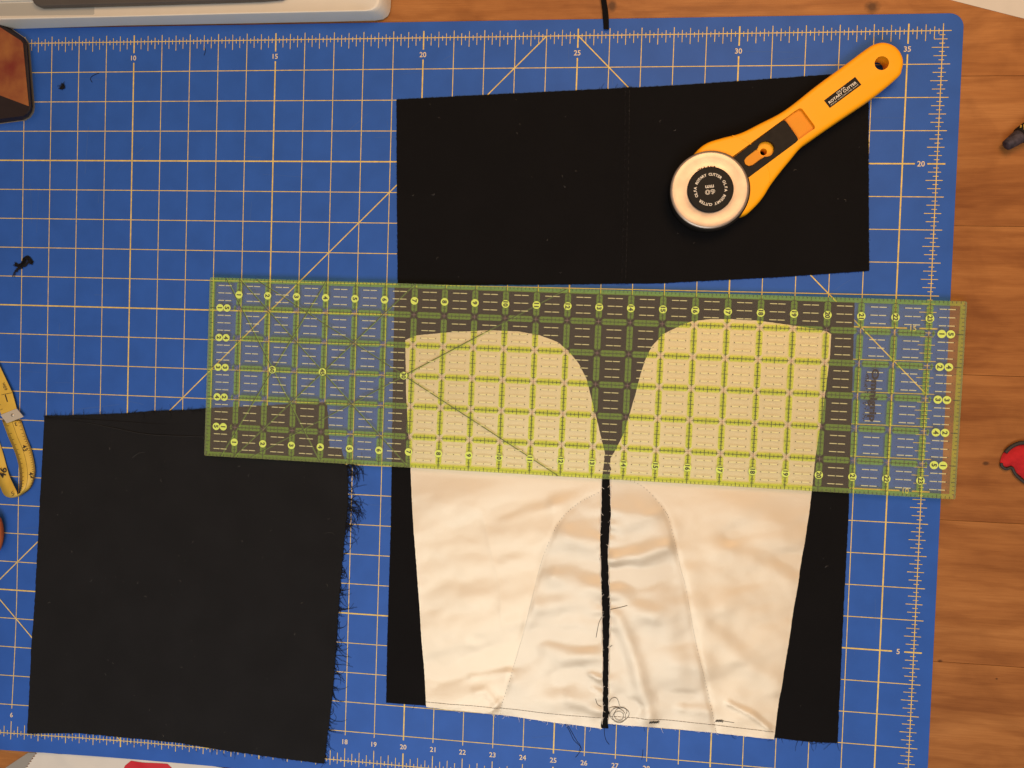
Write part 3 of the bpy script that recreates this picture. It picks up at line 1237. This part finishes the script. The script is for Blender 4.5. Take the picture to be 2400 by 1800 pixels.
def number(u, v, s, r=0.124):
    m = MB()
    p = ru(u, v)
    m.disc(p, r, ZN_ + 0.004, 24)
    d = m.build('number_disc', M['disc'], rul)
    t = MB()
    put_text(t, s, (p.x, p.y), 0.155, rang, const(ZN_ + 0.012), 0.04)
    t.build('number', M['ruler_ink'], d)


for u in range(1, 24):
    number(u, 0.545, str(u))
    number(u, 5.5, str(u))
for v in range(1, 6):
    number(0.345, v, str(v))
    number(0.595, v, str(6 - v))
    number(23.365, v, str(v))
    number(23.625, v, str(6 - v))
number(2.25, 3, '60')
number(3.98, 3, '45')
number(6.74, 3, '30')
m = MB()
p = ru(21.47, 2.95)
put_text(m, 'Omnigrip', (p.x, p.y), 0.29, rang, const(ZN_ + 0.01), 0.04, width=1.62)
m.build('printed_logo', M['logo_ink'], rul)
m = MB()
for k in range(60):
    a, b_ = random.uniform(2.25, 3.75), random.gauss(21.27, 0.035)
    q = ru(b_, a)
    m.disc((q.x, q.y), random.uniform(0.008, 0.03), ZN_ + 0.006 + k * 0.00003, 5)
m.build('worn_print', M['logo_ink'], rul)

# ------------------------------------------------------------------ rotary cutter
HZ0, HZ1 = 0.16, 0.62
bc = at(1663.5, 444.3, 0.74)
cut_root = thing('rotary_cutter', 'yellow rotary cutter with round steel blade guard and black slider', 'rotary cutter', (bc.x, bc.y, 0.045))
up = '1630,357 1656,336 1694,323.5 1735,312.7 1781,290 1839,259 1911,203 1975,156 2030,115'
end = '2050,104 2070,100.5 2092,107 2108,122 2116,143 2113,165 2103,183'
low = '2045,230 1962,286 1900,329 1875,348 1850,378 1831,401 1806,434 1788,463 1766,488 1741,506'
back = '1690,510 1640,480 1610,430 1608,390'
hp = smooth_path(pts(up + ' ' + end + ' ' + low + ' ' + back, 0.5), 4, True)
hp = ccw(hp)
m = MB()
m.prism(hp, HZ0, HZ1)
h = m.build('handle', M['yellow'], cut_root)
bevelled(h, 0.13, 5, 50)
evaluated(h)


def cutter_obj(outline, z0, z1):
    mm = MB()
    mm.prism(outline, z0, z1)
    return mm.build('cutter_tmp', M['yellow'], cut_root)


def circle(c, r, n=28):
    return [Vector((c.x + r * math.cos(2 * math.pi * i / n), c.y + r * math.sin(2 * math.pi * i / n), 0)) for i in range(n)]


hole = at(2066.7, 148, 0.62)
slot = pts('1688,388 1862,261 1874,253.5 1880,255 1909,294 1910,301 1898,309 1720,436', 0.62)
c1 = cutter_obj(circle(hole, 0.205), 0, 1)
c2 = cutter_obj(ccw(slot), 0.50, 1)
c3 = cutter_obj(circle(at(1789.5, 356, 0.50), 0.105, 20), 0, 1)
cut(h, [c1, c2, c3])
for poly in h.data.polygons:
    poly.use_smooth = True
try:
    h.data.set_sharp_from_angle(angle=math.radians(35))
except Exception:
    pass
# floor of the slot, a shade deeper amber
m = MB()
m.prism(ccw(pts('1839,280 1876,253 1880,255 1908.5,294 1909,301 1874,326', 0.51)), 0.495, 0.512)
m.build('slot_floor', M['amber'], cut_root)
# black slider with keyhole
sl = pts('1700,383 1832,284 1838,281 1843,284 1870,322 1871,328 1866,333 1735,430', 0.66)
m = MB()
m.prism(ccw(sl), 0.505, 0.655)
s_ = m.build('slider', M['dark_plastic'], cut_root)
bevelled(s_, 0.02, 2, 50)
evaluated(s_)
a, c = at(1756, 378, 0.655), at(1792, 351, 0.655)
d = (c - a).normalized()
w = Vector((-d.y, d.x, 0)) * 0.165
slotk = [a + w, a + (w * 0.7 - d * 0.117), a - d * 0.165, a + (-w * 0.7 - d * 0.117), a - w, c - w, c + w]
k1 = cutter_obj(ccw(slotk), 0.4, 1)
k2 = cutter_obj(circle(at(1796, 348, 0.655), 0.245), 0.4, 1)
cut(s_, [k1, k2])
m = MB()
m.prism(ccw([q + (at(1756, 378, 0.57) - at(1756, 378, 0.655)) for q in ([a + w * 0.93, a + (w * 0.65 - d * 0.107), a - d * 0.15, a + (-w * 0.65 - d * 0.107), a - w * 0.93, c - w * 0.93 - d * 0.2, c + w * 0.93 - d * 0.2])]), 0.5, 0.60)
m.build('lock_tab', M['amber'], cut_root)
# raised moulded lines on the shoulders
m = MB()
for s in ('1716,318 1735,325 1752,334 1761,339', '1797,387 1801,397 1804,410 1803,428'):
    m.tube(smooth_path(pts(s, 0.61), 4), 0.018, 6)
m.build('moulded_rib', M['yellow'], cut_root, True)


def lathe(mb, c, prof, n=64):
    v, f = [], []
    for r_, z in prof:
        for i in range(n):
            t = 2 * math.pi * i / n
            v.append((c.x + r_ * math.cos(t), c.y + r_ * math.sin(t), z))
    for j in range(len(prof) - 1):
        for i in range(n):
            f.append((j * n + i, j * n + (i + 1) % n, (j + 1) * n + (i + 1) % n, (j + 1) * n + i))
    f.append(tuple((len(prof) - 1) * n + i for i in range(n)))
    f.append(tuple(range(n))[::-1])
    mb.add(v, f)


b2 = at(1664, 446, 0.64)
m = MB()
lathe(m, b2, [(1.13, 0.055), (1.20, 0.10), (1.22, 0.55), (1.20, 0.63), (1.15, 0.645)])
m.build('blade_guard', M['dark_plastic'], cut_root, True)
m = MB()
lathe(m, bc, [(1.10, 0.648), (1.172, 0.66), (1.178, 0.69), (1.165, 0.715), (1.10, 0.722), (0.98, 0.718), (0.86, 0.708), (0.75, 0.712), (0.70, 0.716)])
dsk = m.build('steel_washer', M['steel'], cut_root, True)
cc = at(1665.3, 444, 0.80)
m = MB()
lathe(m, cc, [(0.60, 0.70), (0.685, 0.715), (0.69, 0.78), (0.675, 0.80), (0.64, 0.805), (0.10, 0.806)])
cap = m.build('blade_nut', M['cap'], cut_root, True)
ringt = MB()


def ring(word, a0, a1, r_, h_):
    n = len(word)
    for i, ch in enumerate(word):
        if ch == ' ':
            continue
        t = math.radians(a0 + (a1 - a0) * (i + 0.0) / (n - 1))
        put_text(ringt, ch, (cc.x + r_ * math.cos(t), cc.y + r_ * math.sin(t)), h_, t - math.pi / 2, const(0.809), 0.022)


ring('OLFA', 206, 176, 0.455, 0.085)
ring('ROTARY CUTTER', 156, 51, 0.455, 0.082)
ring('OLFA', 31, -3, 0.455, 0.085)
ring('ROTARY CUTTER', -25, -130, 0.455, 0.082)
ringt.build('ring_lettering', M['white_ink'], cap)
t6 = MB()
q = at(1664.5, 450, 0.806)
put_text(t6, '60', (q.x, q.y), 0.15, math.radians(187), const(0.809), 0.03, width=0.30, spacing=1.1)
q = at(1663, 437, 0.806)
put_text(t6, 'mm', (q.x, q.y), 0.085, math.radians(187), const(0.809), 0.012, width=0.25)
t6.build('size_lettering', M['white_ink'], cap)
t7 = MB()
q = at(1664.5, 450, 0.806)
put_text(t7, '60', (q.x, q.y), 0.125, math.radians(187), const(0.8105), -0.018, width=0.28, spacing=1.1)
t7.build('size_lettering_inner', M['cap'], cap)
# worn red-brown marks on the washer rim
m = MB()
for k in range(14):
    t = math.radians(random.uniform(70, 125))
    q = Vector((cc.x + 0.72 * math.cos(t), cc.y + 0.72 * math.sin(t), 0))
    m.disc(q, random.uniform(0.008, 0.022), 0.7195 + k * 0.0001, 6)
m.build('wear_mark', plain('red_brown_mark', (0.16, 0.035, 0.02), 0.7, 0.2), cut_root)
# sticker on the handle
st = pts('855,1010 1330,650 1425,770 945,1125', 0.63, 1800, 80, 6.506)
m = MB()
m.prism(ccw(st), HZ1 - 0.01, HZ1 + 0.004)
stk = m.build('sticker', M['cap'], cut_root)
dirv = (st[1] - st[0]).normalized()
ang = math.atan2(dirv.y, dirv.x)
nrm = Vector((-dirv.y, dirv.x, 0))
sc = (st[0] + st[1] + st[2] + st[3]) / 4
t = MB()
zz = const(HZ1 + 0.008)
put_text(t, 'OLFA', sc + nrm * 0.088, 0.05, ang, zz, 0.01, width=0.3)
put_text(t, 'ROTARY CUTTER', sc + nrm * 0.0, 0.082, ang, zz, 0.02, width=0.98)
put_text(t, 'SPECIAL TUNGSTEN STEEL BLADE', sc - nrm * 0.09, 0.03, ang, zz, 0.0, width=0.98)
t.build('sticker_lettering', M['white_ink'], stk)

# ------------------------------------------------------------------ tape measure
tp = thing('tape_measure', 'yellow tape measure looping over the mat beside the folded black fabric', 'tape measure', atm(40, 1100, 0.01))
TK_ = 2.594


def tpt(a, b_, z):
    return atm(a / TK_, 700 + b_ / TK_, z)


rows = [((12, 738), (128, 742), .06, .05), ((50, 840), (160, 838), .06, .05), ((85, 920), (187, 908), .07, .06), ((108, 990), (205, 980), .10, .07),
        ((119, 1060), (214, 1050), .14, .08), ((121, 1120), (207, 1103), .22, .09), ((117, 1160), (188, 1150), .30, .08), ((112, 1183), (152, 1182), .34, .06),
        ((106, 1193), (112, 1203), .34, .05), ((101, 1172), (62, 1210), .30, .05), ((82, 1132), (25, 1192), .18, .05), ((58, 1080), (2, 1142), .10, .05),
        ((40, 1020), (-26, 1062), .06, .04), ((20, 945), (-46, 980), .05, .04), ((0, 880), (-70, 900), .04, .04), ((-30, 780), (-110, 790), .04, .04)]
Ls = smooth_path([Vector((r_[0][0], r_[0][1], r_[2])) for r_ in rows], 5)
Rs = smooth_path([Vector((r_[1][0], r_[1][1], r_[3])) for r_ in rows], 5)
vv, ff = [], []
for a, c in zip(Ls, Rs):
    vv += [tpt(a.x, a.y, a.z), tpt(c.x, c.y, c.z)]
for i in range(len(Ls) - 1):
    ff.append((2 * i, 2 * i + 1, 2 * i + 3, 2 * i + 2))
o = obj('looped_ribbon', vv, ff, M['tape'], tp, True)
md = o.modifiers.new('thickness', 'SOLIDIFY')
md.thickness = 0.012 * S
md.offset = 0
# the free end lies on top
E1 = [tpt(8, 705, .115), tpt(102, 668, .115), tpt(75, 570, .11), tpt(0, 412, .10), tpt(-60, 290, .08), tpt(-170, 330, .08), tpt(-100, 470, .10), tpt(-25, 620, .11)]
m = MB()
m.add(E1, [(0, 1, 2, 7), (7, 2, 3, 6), (6, 3, 4, 5)])
o = m.build('free_end_ribbon', M['tape'], tp)
md = o.modifiers.new('thickness', 'SOLIDIFY')
md.thickness = 0.012 * S
md.offset = 0
q4 = [tpt(5, 707, .12), tpt(104, 668, .12), tpt(146, 718, .12), tpt(44, 757, .12)]
m = MB()
m.prism(ccw(q4), 0.112, 0.142)
tipo = m.build('metal_tip', M['tip'], tp)
m = MB()
q = tpt(76, 708, .14)
lathe(m, q, [(0.06, 0.140), (0.055, 0.152), (0.03, 0.158)], 16)
m.build('rivet', M['tin_metal'], tipo, True)


def tape_text(s, a, b_, h_, ang_, z, width=None, bold=0.01):
    mm = MB()
    q_ = tpt(a, b_, z)
    put_text(mm, s, (q_.x, q_.y), h_, ang_, const(q_.z), bold, width)
    mm.build('printed_number', M['tape_ink'], tp)


tape_text('1', 38, 606, 0.26, math.radians(200), .125, None, 0.01)
tape_text('60in', 28, 535, 0.12, math.radians(118), .12)
tape_text('43', 150, 908, 0.17, math.radians(-68), .085)
tape_text('44', 188, 1074, 0.16, math.radians(-84), .12)
tape_text('46', 16, 1058, 0.27, math.radians(80), .10)
tape_text('2', 96, 764, 0.12, math.radians(200), .08)
tape_text('5', 76, 1186, 0.15, math.radians(20), .29)
# scale ticks along both edges of the loop
m = MB()
n = len(Ls)
for i in range(0, 36):
    for sub in (0.0, 0.33, 0.66):
        a = Ls[i].lerp(Ls[i + 1], sub)
        c = Rs[i].lerp(Rs[i + 1], sub)
        for p, q, ln in ((a, c, 0.16 if (i % 2 or sub) else 0.26), (c, a, 0.10 if sub else 0.2)):
            e = p.lerp(q, ln)
            w3, e3 = tpt(p.x, p.y, p.z + 0.013), tpt(e.x, e.y, e.z + 0.013)
            d = (e3 - w3)
            s3 = Vector((-d.y, d.x, 0)).normalized() * 0.006
            m.add([w3 + s3, w3 - s3, e3 - s3, e3 + s3], [(0, 1, 2, 3)])
# centre line
for i in range(0, 36):
    a, c = Ls[i].lerp(Rs[i], 0.5), Ls[i + 1].lerp(Rs[i + 1], 0.5)
    w3, e3 = tpt(a.x, a.y, a.z + 0.013), tpt(c.x, c.y, c.z + 0.013)
    s3 = Vector((0.004, 0, 0))
    m.add([w3 + s3, w3 - s3, e3 - s3, e3 + s3], [(0, 1, 2, 3)])
for i in range(9):
    f_ = i / 9
    a = Vector((102, 668, 0)).lerp(Vector((0, 412, 0)), f_)
    c = Vector((8, 705, 0)).lerp(Vector((-100, 470, 0)), f_)
    e = c.lerp(a, 0.22 if i % 4 else 0.36)
    w3, e3 = tpt(c.x, c.y, .125), tpt(e.x, e.y, .125)
    d = e3 - w3
    s3 = Vector((-d.y, d.x, 0)).normalized() * 0.006
    m.add([w3 + s3, w3 - s3, e3 - s3, e3 + s3], [(0, 1, 2, 3)])
a3, c3_ = tpt(8, 585, .125), tpt(72, 572, .125)
d = c3_ - a3
s3 = Vector((-d.y, d.x, 0)).normalized() * 0.007
m.add([a3 + s3, a3 - s3, c3_ - s3, c3_ + s3], [(0, 1, 2, 3)])
m.build('printed_scale', M['tape_ink'], tp)

# ------------------------------------------------------------------ tin at the mat edge
tin = thing('flat_tin', 'flat dark tin with an orange lid picture and thin metal rim', 'tin', atm(10, 180, 0.005))
rim = pts('-160,20 -60,14 0,48 61,90 66,96 70,105 82,252 80,264 72,276 60,283 0,291 -160,310', 0.01)
lid = pts('-160,30 -60,26 0,58 52,92 58,97 61,105 71,248 69,258 63,266 54,272 0,279 -160,297', 0.32)
n = len(rim)
vv = [Vector((p.x, p.y, 0.008)) for p in rim] + [Vector((p.x, p.y, 0.03)) for p in rim]
ff = [(i, (i + 1) % n, n + (i + 1) % n, n + i) for i in range(n)] + [tuple(range(n)), tuple(range(n, 2 * n))]
obj('rim', vv, ff, M['tin_metal'], tin)
vv = [Vector((p.x - 0.06, p.y + 0.02, 0.03)) for p in rim] + [Vector((p.x, p.y, 0.29)) for p in lid] + [Vector((p.x - 0.03, p.y, 0.32)) for p in lid]
ff = [(j * n + i, j * n + (i + 1) % n, (j + 1) * n + (i + 1) % n, (j + 1) * n + i) for j in range(2) for i in range(n)] + [tuple(range(2 * n, 3 * n))]
obj('lid', vv, ff, M['tin_dark'], tin)
# printed picture: orange glow over a dark foot
m_, nt, bb, out = new_mat('tin_picture')
N, L = nt.nodes, nt.links
tc = N.new('ShaderNodeTexCoord')
no = N.new('ShaderNodeTexNoise')
no.inputs['Scale'].default_value = 45
no.inputs['Detail'].default_value = 4
L.new(tc.outputs['Object'], no.inputs['Vector'])
rp = N.new('ShaderNodeValToRGB')
e = rp.color_ramp.elements
e[0].position, e[0].color = 0.35, (0.17, 0.018, 0.010, 1)
e[1].position, e[1].color = 0.75, (0.33, 0.12, 0.03, 1)
k_ = e.new(0.52)
k_.color = (0.22, 0.055, 0.018, 1)
L.new(no.outputs['Fac'], rp.inputs['Fac'])
L.new(rp.outputs['Color'], bb.inputs['Base Color'])
bb.inputs['Roughness'].default_value = 0.4
m = MB()
pic = pts('-150,36 -60,33 0,63 50,95 55,102 69,249 0,223 -150,165', 0.325)
m.add([(p.x - 0.02, p.y, 0.325) for p in pic], [tuple(range(len(pic)))[::-1]])
m.build('lid_picture', m_, tin)

# ------------------------------------------------------------------ sewing machine base
sm = thing('sewing_machine', 'ivory sewing machine base standing on the top edge of the mat', 'sewing machine', at(400, 0, 0.005))
HM = 0.62
outer = '-400,77 -150,72 61,67 290,60 550,55.5 800,50.5 880,48.3 898,45.5 909,38 914,28 916,15 917,-20 918,-160'
ridge = '-400,52 -150,48 0,45 290,39 550,32 800,26.5 858,25.5 872,23 881,16 886,6 888,-6 889,-40 890,-160'
inn = '-400,44 -150,40 0,37 290,32 550,25.5 800,20.5 850,19.5 861,17 868,11 871,3 873,-8 874,-40 875,-160'
ro = pts(outer, 0.0)
ri = pts(ridge, HM)
rn = pts(inn, HM)
rings = [[Vector((p.x, p.y, 0.004)) for p in ro],
         [Vector((*(a.lerp(c, 0.18).xy), HM * 0.35)) for a, c in zip(ro, ri)],
         [Vector((*(a.lerp(c, 0.55).xy), HM * 0.8)) for a, c in zip(ro, ri)],
         [Vector((*(a.lerp(c, 0.85).xy), HM * 0.96)) for a, c in zip(ro, ri)],
         [Vector((p.x, p.y, HM)) for p in ri],
         [Vector((*(a.lerp(c, 0.4).xy), HM)) for a, c in zip(ri, rn)],
         [Vector((p.x, p.y, HM - 0.05)) for p in rn],
         [Vector((p.x, max(p.y, rn[0].y + 0.05) + 0.0, HM - 0.055)) if i < 0 else Vector((*(p.lerp(at(300, -160, HM), 0.25).xy), HM - 0.055)) for i, p in enumerate(rn)]]
n = len(ro)
vv = [p for rg in rings for p in rg]
ff = []
for j in range(len(rings) - 1):
    for i in range(n - 1):
        ff.append((j * n + i, j * n + i + 1, (j + 1) * n + i + 1, (j + 1) * n + i))
ff.append(tuple((len(rings) - 1) * n + i for i in range(n)))
obj('base', vv, ff, M['machine'], sm, True)
zt_ = HM - 0.049
m = MB()
lb = pts('-300,15 80,6 221,12 221,33 218,35 0,37.5 -300,44', zt_)
m.prism(ccw(lb), zt_ - 0.02, zt_)
m.build('film_label', M['machine_label'], sm)
m = MB()
bed = pts('74,-60 75,-4 78,6 84,12 95,16 200,13 360,8.5 500,4 615,0 660,-4 690,-20 700,-60', 0.75)
m.prism(ccw(bed), HM - 0.05, 0.78)
o = m.build('foot_control_bed', M['machine_grey'], sm)
bevelled(o, 0.06, 3, 50)
m = MB()
rg = pts('-400,8 -100,3 0,2.5 75,0.5 75,-9 -400,0', 0.64)
m.prism(ccw(rg), HM - 0.05, 0.66)
m.build('moulded_ledge', M['machine'], sm)

# ------------------------------------------------------------------ small things round the mat
# narrow black strap
m = MB()
sp = [Vector((a, b_, c)) for a, b_, c in ((1410, -90, 13), (1412, -30, 13), (1415, 0, 13), (1418, 20, 13.5), (1420, 45, 14), (1421, 68, 13))]
ctr = smooth_path(sp, 4)
vv, ff = [], []
for i, q in enumerate(ctr):
    z = 0.03 if q.y > 20 else 0.05
    for u, dz in ((-0.5, 0), (-0.4, 0.06), (0.4, 0.06), (0.5, 0)):
        p = at(q.x + u * q.z, q.y, z + dz)
        vv.append((p.x, p.y, 0.008 + dz if q.y > 10 else 0.02 + dz))
for i in range(len(ctr) - 1):
    for k in range(3):
        ff.append((4 * i + k, 4 * i + k + 1, 4 * i + k + 5, 4 * i + k + 4))
e_ = 4 * (len(ctr) - 1)
ff.append((e_, e_ + 1, e_ + 2, e_ + 3))
o = obj('strap', vv, ff, M['black'], None, False)
tag(o, 'narrow black strap reaching from the wooden table onto the mat ruler edge', 'strap')

# sheet of paper
m = MB()
pp = pts('2223,-2 2400,43 2520,73 2560,-140 2200,-160', TZ + 0.02)
m.prism(ccw(pp), TZ + 0.003, TZ + 0.012)
o = m.build('paper_sheet', M['paper'])
tag(o, 'white paper sheet lying on the wooden table past the mat corner', 'paper')

# dark brush-like pen end
br = thing('paint_pen', 'dark bristly pen with a yellow ring on the wooden table', 'pen', at(2395, 310, TZ + 0.005))
a3, c3_ = at(2352, 345, 0.1), at(2470, 262, 0.1)
d = (c3_ - a3).normalized()
pr = [(0.0, 0.10), (0.03, 0.16), (0.25, 0.19), (0.42, 0.215), (0.5, 0.25), (0.75, 0.27), (1.8, 0.27)]


def round_bar(mb, o3, d3, prof, n=16):
    u = d3.cross(Vector((0, 0, 1))).normalized()
    w3_ = u.cross(d3)
    v, f = [], []
    for s, r_ in prof:
        for i in range(n):
            t_ = 2 * math.pi * i / n
            v.append(o3 + d3 * s + (u * math.cos(t_) + w3_ * math.sin(t_)) * r_)
    for j in range(len(prof) - 1):
        for i in range(n):
            f.append((j * n + i, j * n + (i + 1) % n, (j + 1) * n + (i + 1) % n, (j + 1) * n + i))
    f.append(tuple(range(n))[::-1])
    f.append(tuple((len(prof) - 1) * n + i for i in range(n)))
    mb.add(v, f)


o3 = Vector((a3.x, a3.y, TZ + 0.28))
m = MB()
round_bar(m, o3, d, pr[:4] + [(0.48, 0.215)])
m.build('bristle_tip', plain('dark_bristle', (0.045, 0.035, 0.045), 0.7, 0.3, var=0.5, vscale=300, bump=1.0, bscale=700), br, True)
m = MB()
round_bar(m, o3, d, [(0.48, 0.2), (0.5, 0.255), (0.8, 0.27), (1.9, 0.27)])
m.build('barrel', M['dark_plastic'], br, True)
m = MB()
u = d.cross(Vector((0, 0, 1))).normalized()
for k in range(9):
    t_ = math.radians(30 + 14 * k)
    s = 0.55 + 0.05 * (k % 2)
    c_ = o3 + d * s + (u * math.cos(t_) + Vector((0, 0, 1)) * math.sin(t_)) * 0.262
    e3 = o3 + d * (s + 0.07) + (u * math.cos(t_ + 0.25) + Vector((0, 0, 1)) * math.sin(t_ + 0.25)) * 0.268
    m.tube([c_, e3], 0.022, 5)
m.build('yellow_ring', M['tape'], br)

# red felt shape piped in black
rf = thing('felt_pouch', 'red felt pouch piped in black at the table edge', 'pouch', at(2400, 1090, TZ + 0.005))
KF = 9.217
fo = smooth_path(pts('1110,395 1000,410 880,450 760,520 680,590 640,680 620,770 640,830 700,870 780,870 850,850 880,870 960,990 1050,1070 1110,1120 1300,1230 1700,1100 1700,500 1300,390', TZ + 0.12, 2280, 1000, KF), 4, True)


def z_felt(x, y):
    d_ = seg_d(x, y, fo + fo[:1])
    return TZ + 0.05 + 0.14 * (1 - math.exp(-d_ / 0.12)) + 0.02 * nz(x, y, 2.0, 4)


sheet('felt', ccw(fo), z_felt, 0.08, 0.03, M['red'], rf)
pi_ = smooth_path(pts('1400,330 1110,345 1000,360 880,410 780,480 710,560', TZ + 0.1, 2280, 1000, KF), 5)
m = MB()
m.tube([(p.x, p.y, TZ + 0.09) for p in pi_], 0.06, 8)
pj = smooth_path(pts('625,790 640,850 690,900 750,915 820,890 870,900 900,970 960,1060 1050,1140 1110,1190 1300,1300', TZ + 0.1, 2280, 1000, KF), 5)
m.tube([(p.x, p.y, TZ + 0.07) for p in pj], 0.045, 8)
m.build('piping', M['piping'], rf, True)

# white cloth with a red print below the mat
wc = thing('printed_cloth', 'white cloth with pinked edge and red print on the table below the mat', 'cloth', at(250, 1830, TZ + 0.004))
edge = []
for i in range(13):
    f_ = i / 12
    edge.append(f'{83 - 25 * f_ + (2.2 if i % 2 else -2.2):.1f},{1766 + 36 * f_:.1f}')
zc = 0.0
lp = pts(' '.join(edge) + ' 40,1830 20,1900 520,1960 540,1804 470,1793.5 380,1786 290,1778 180,1770', 0.05)


def z_cloth(x, y):
    return TZ + 0.035 + 0.05 * max(0, math.sin(x * 2.1 + y * 3.2 + 1.1 * nz(x, y, 0.8, 2))) ** 2 + 0.02 * nz(x, y, 1.5, 6) ** 2


sheet('cloth', ccw(lp), z_cloth, 0.12, 0.012, M['paper'], wc)
rp_ = pts('304,1785.5 390,1792.5 400,1802 410,1830 405,1860 290,1850 280,1820 290,1797', 0.05)
rs_ = sheet('red_print', ccw(rp_), lambda x, y: z_cloth(x, y) + 0.012, 0.12, 0.004, M['red_print'], wc)
m = MB()
gp = pts('12,1800 66,1764 84,1764 60,1800 40,1840 -30,1840', TZ + 0.02)  # flat grey strip along the pinked cloth edge
m.prism(ccw(gp), TZ + 0.003, TZ + 0.016)
o = m.build('grey_strip', M['strip_grey'])
tag(o, 'flat grey strip on the table beside the pinked white cloth edge', 'card')

# orange felt ball peeping in beside the black square
q = atm(-14, 1252, 0.3)
m = MB()
for k in range(1):
    v, f = [], []
    nu, nv = 20, 12
    for j in range(1, nv):
        ph = math.pi * j / nv
        for i in range(nu):
            th = 2 * math.pi * i / nu
            rr_ = 1 + 0.06 * noise.noise(Vector((math.cos(th) * 2, math.sin(th) * 2, ph * 2)))
            v.append((q.x + 0.30 * rr_ * math.sin(ph) * math.cos(th), q.y + 0.72 * rr_ * math.sin(ph) * math.sin(th), 0.30 + 0.292 * math.cos(ph)))
    for j in range(nv - 2):
        for i in range(nu):
            f.append((j * nu + i, (j + 1) * nu + i, (j + 1) * nu + (i + 1) % nu, j * nu + (i + 1) % nu))
    f.append(tuple(range(nu)))
    f.append(tuple((nv - 2) * nu + i for i in range(nu))[::-1])
    m.add(v, f)
o = m.build('pincushion', M['orange'], None, True)
tag(o, 'orange felt pincushion on the mat below the tape measure loop', 'pincushion')

# lint on the mat
lint_labels = {'a': 'small black lint tuft with a tail near the flat tin on the mat', 'b': 'thin curved black fibre near the flat tin on the mat',
               'c': 'bent black scrap of fibres above the tape measure on the mat', 'd': 'faint short fibre under the mat number row near the sewing machine'}


def lint(key, path, n, spread, L_, r_=0.007):
    m = MB()
    path = smooth_path(pts(path, 0.01), 4)
    for _ in range(n):
        i0 = random.randrange(0, max(1, len(path) - 2))
        i1 = min(len(path) - 1, i0 + random.randint(1, max(1, int(len(path) * L_))))
        off = Vector((random.gauss(0, spread), random.gauss(0, spread), 0))
        pa = [(p.x + off.x + random.gauss(0, spread * 0.5), p.y + off.y + random.gauss(0, spread * 0.5), 0.014 + 0.04 * random.random()) for p in path[i0:i1 + 1]]
        if len(pa) > 1:
            m.tube(pa, r_, 3)
    o = m.build('lint', M['black_thread'])
    tag(o, lint_labels[key], 'lint', 'lint scraps on the mat')


lint('a', '139,206 146,205 150,200 145,208 150,204', 40, 0.035, 0.6)
for key, s in (('b', '216,193 212,186 214,180 222,175 232,171'), ('d', '480,113 481,120 478,130')):
    m = MB()
    m.tube(smooth_path(pts(s, 0.016), 5), 0.009, 4)
    o = m.build('lint', M['black_thread'])
    tag(o, lint_labels[key], 'lint', 'lint scraps on the mat')
lint('c', '30,652 38,636 45,628 60,622 70,612 75,617 68,606 60,604 50,622 36,620', 85, 0.03, 0.5, 0.009)

# fringes, stitches and printed scales are masses of marks too fine to pick apart
for o in bpy.data.objects:
    if o.type == 'MESH' and o.parent is not None and o.name.split('.')[0] in (
            'loose_threads', 'frayed_seam', 'frayed_edge', 'frayed_hem', 'top_fringe', 'side_fringe', 'bottom_fringe', 'thread_tuft', 'fold_fluff', 'dart_stitching',
            'hem_stitching', 'seam_stitching', 'printed_tick_marks', 'printed_black_scale', 'printed_dashes', 'printed_dots', 'printed_scale', 'turned_edge',
            'wear_mark', 'worn_print', 'printed_green_band', 'printed_grid_line', 'printed_bold_line', 'thread_tack', 'yellow_ring'):
        o['kind'] = 'stuff'
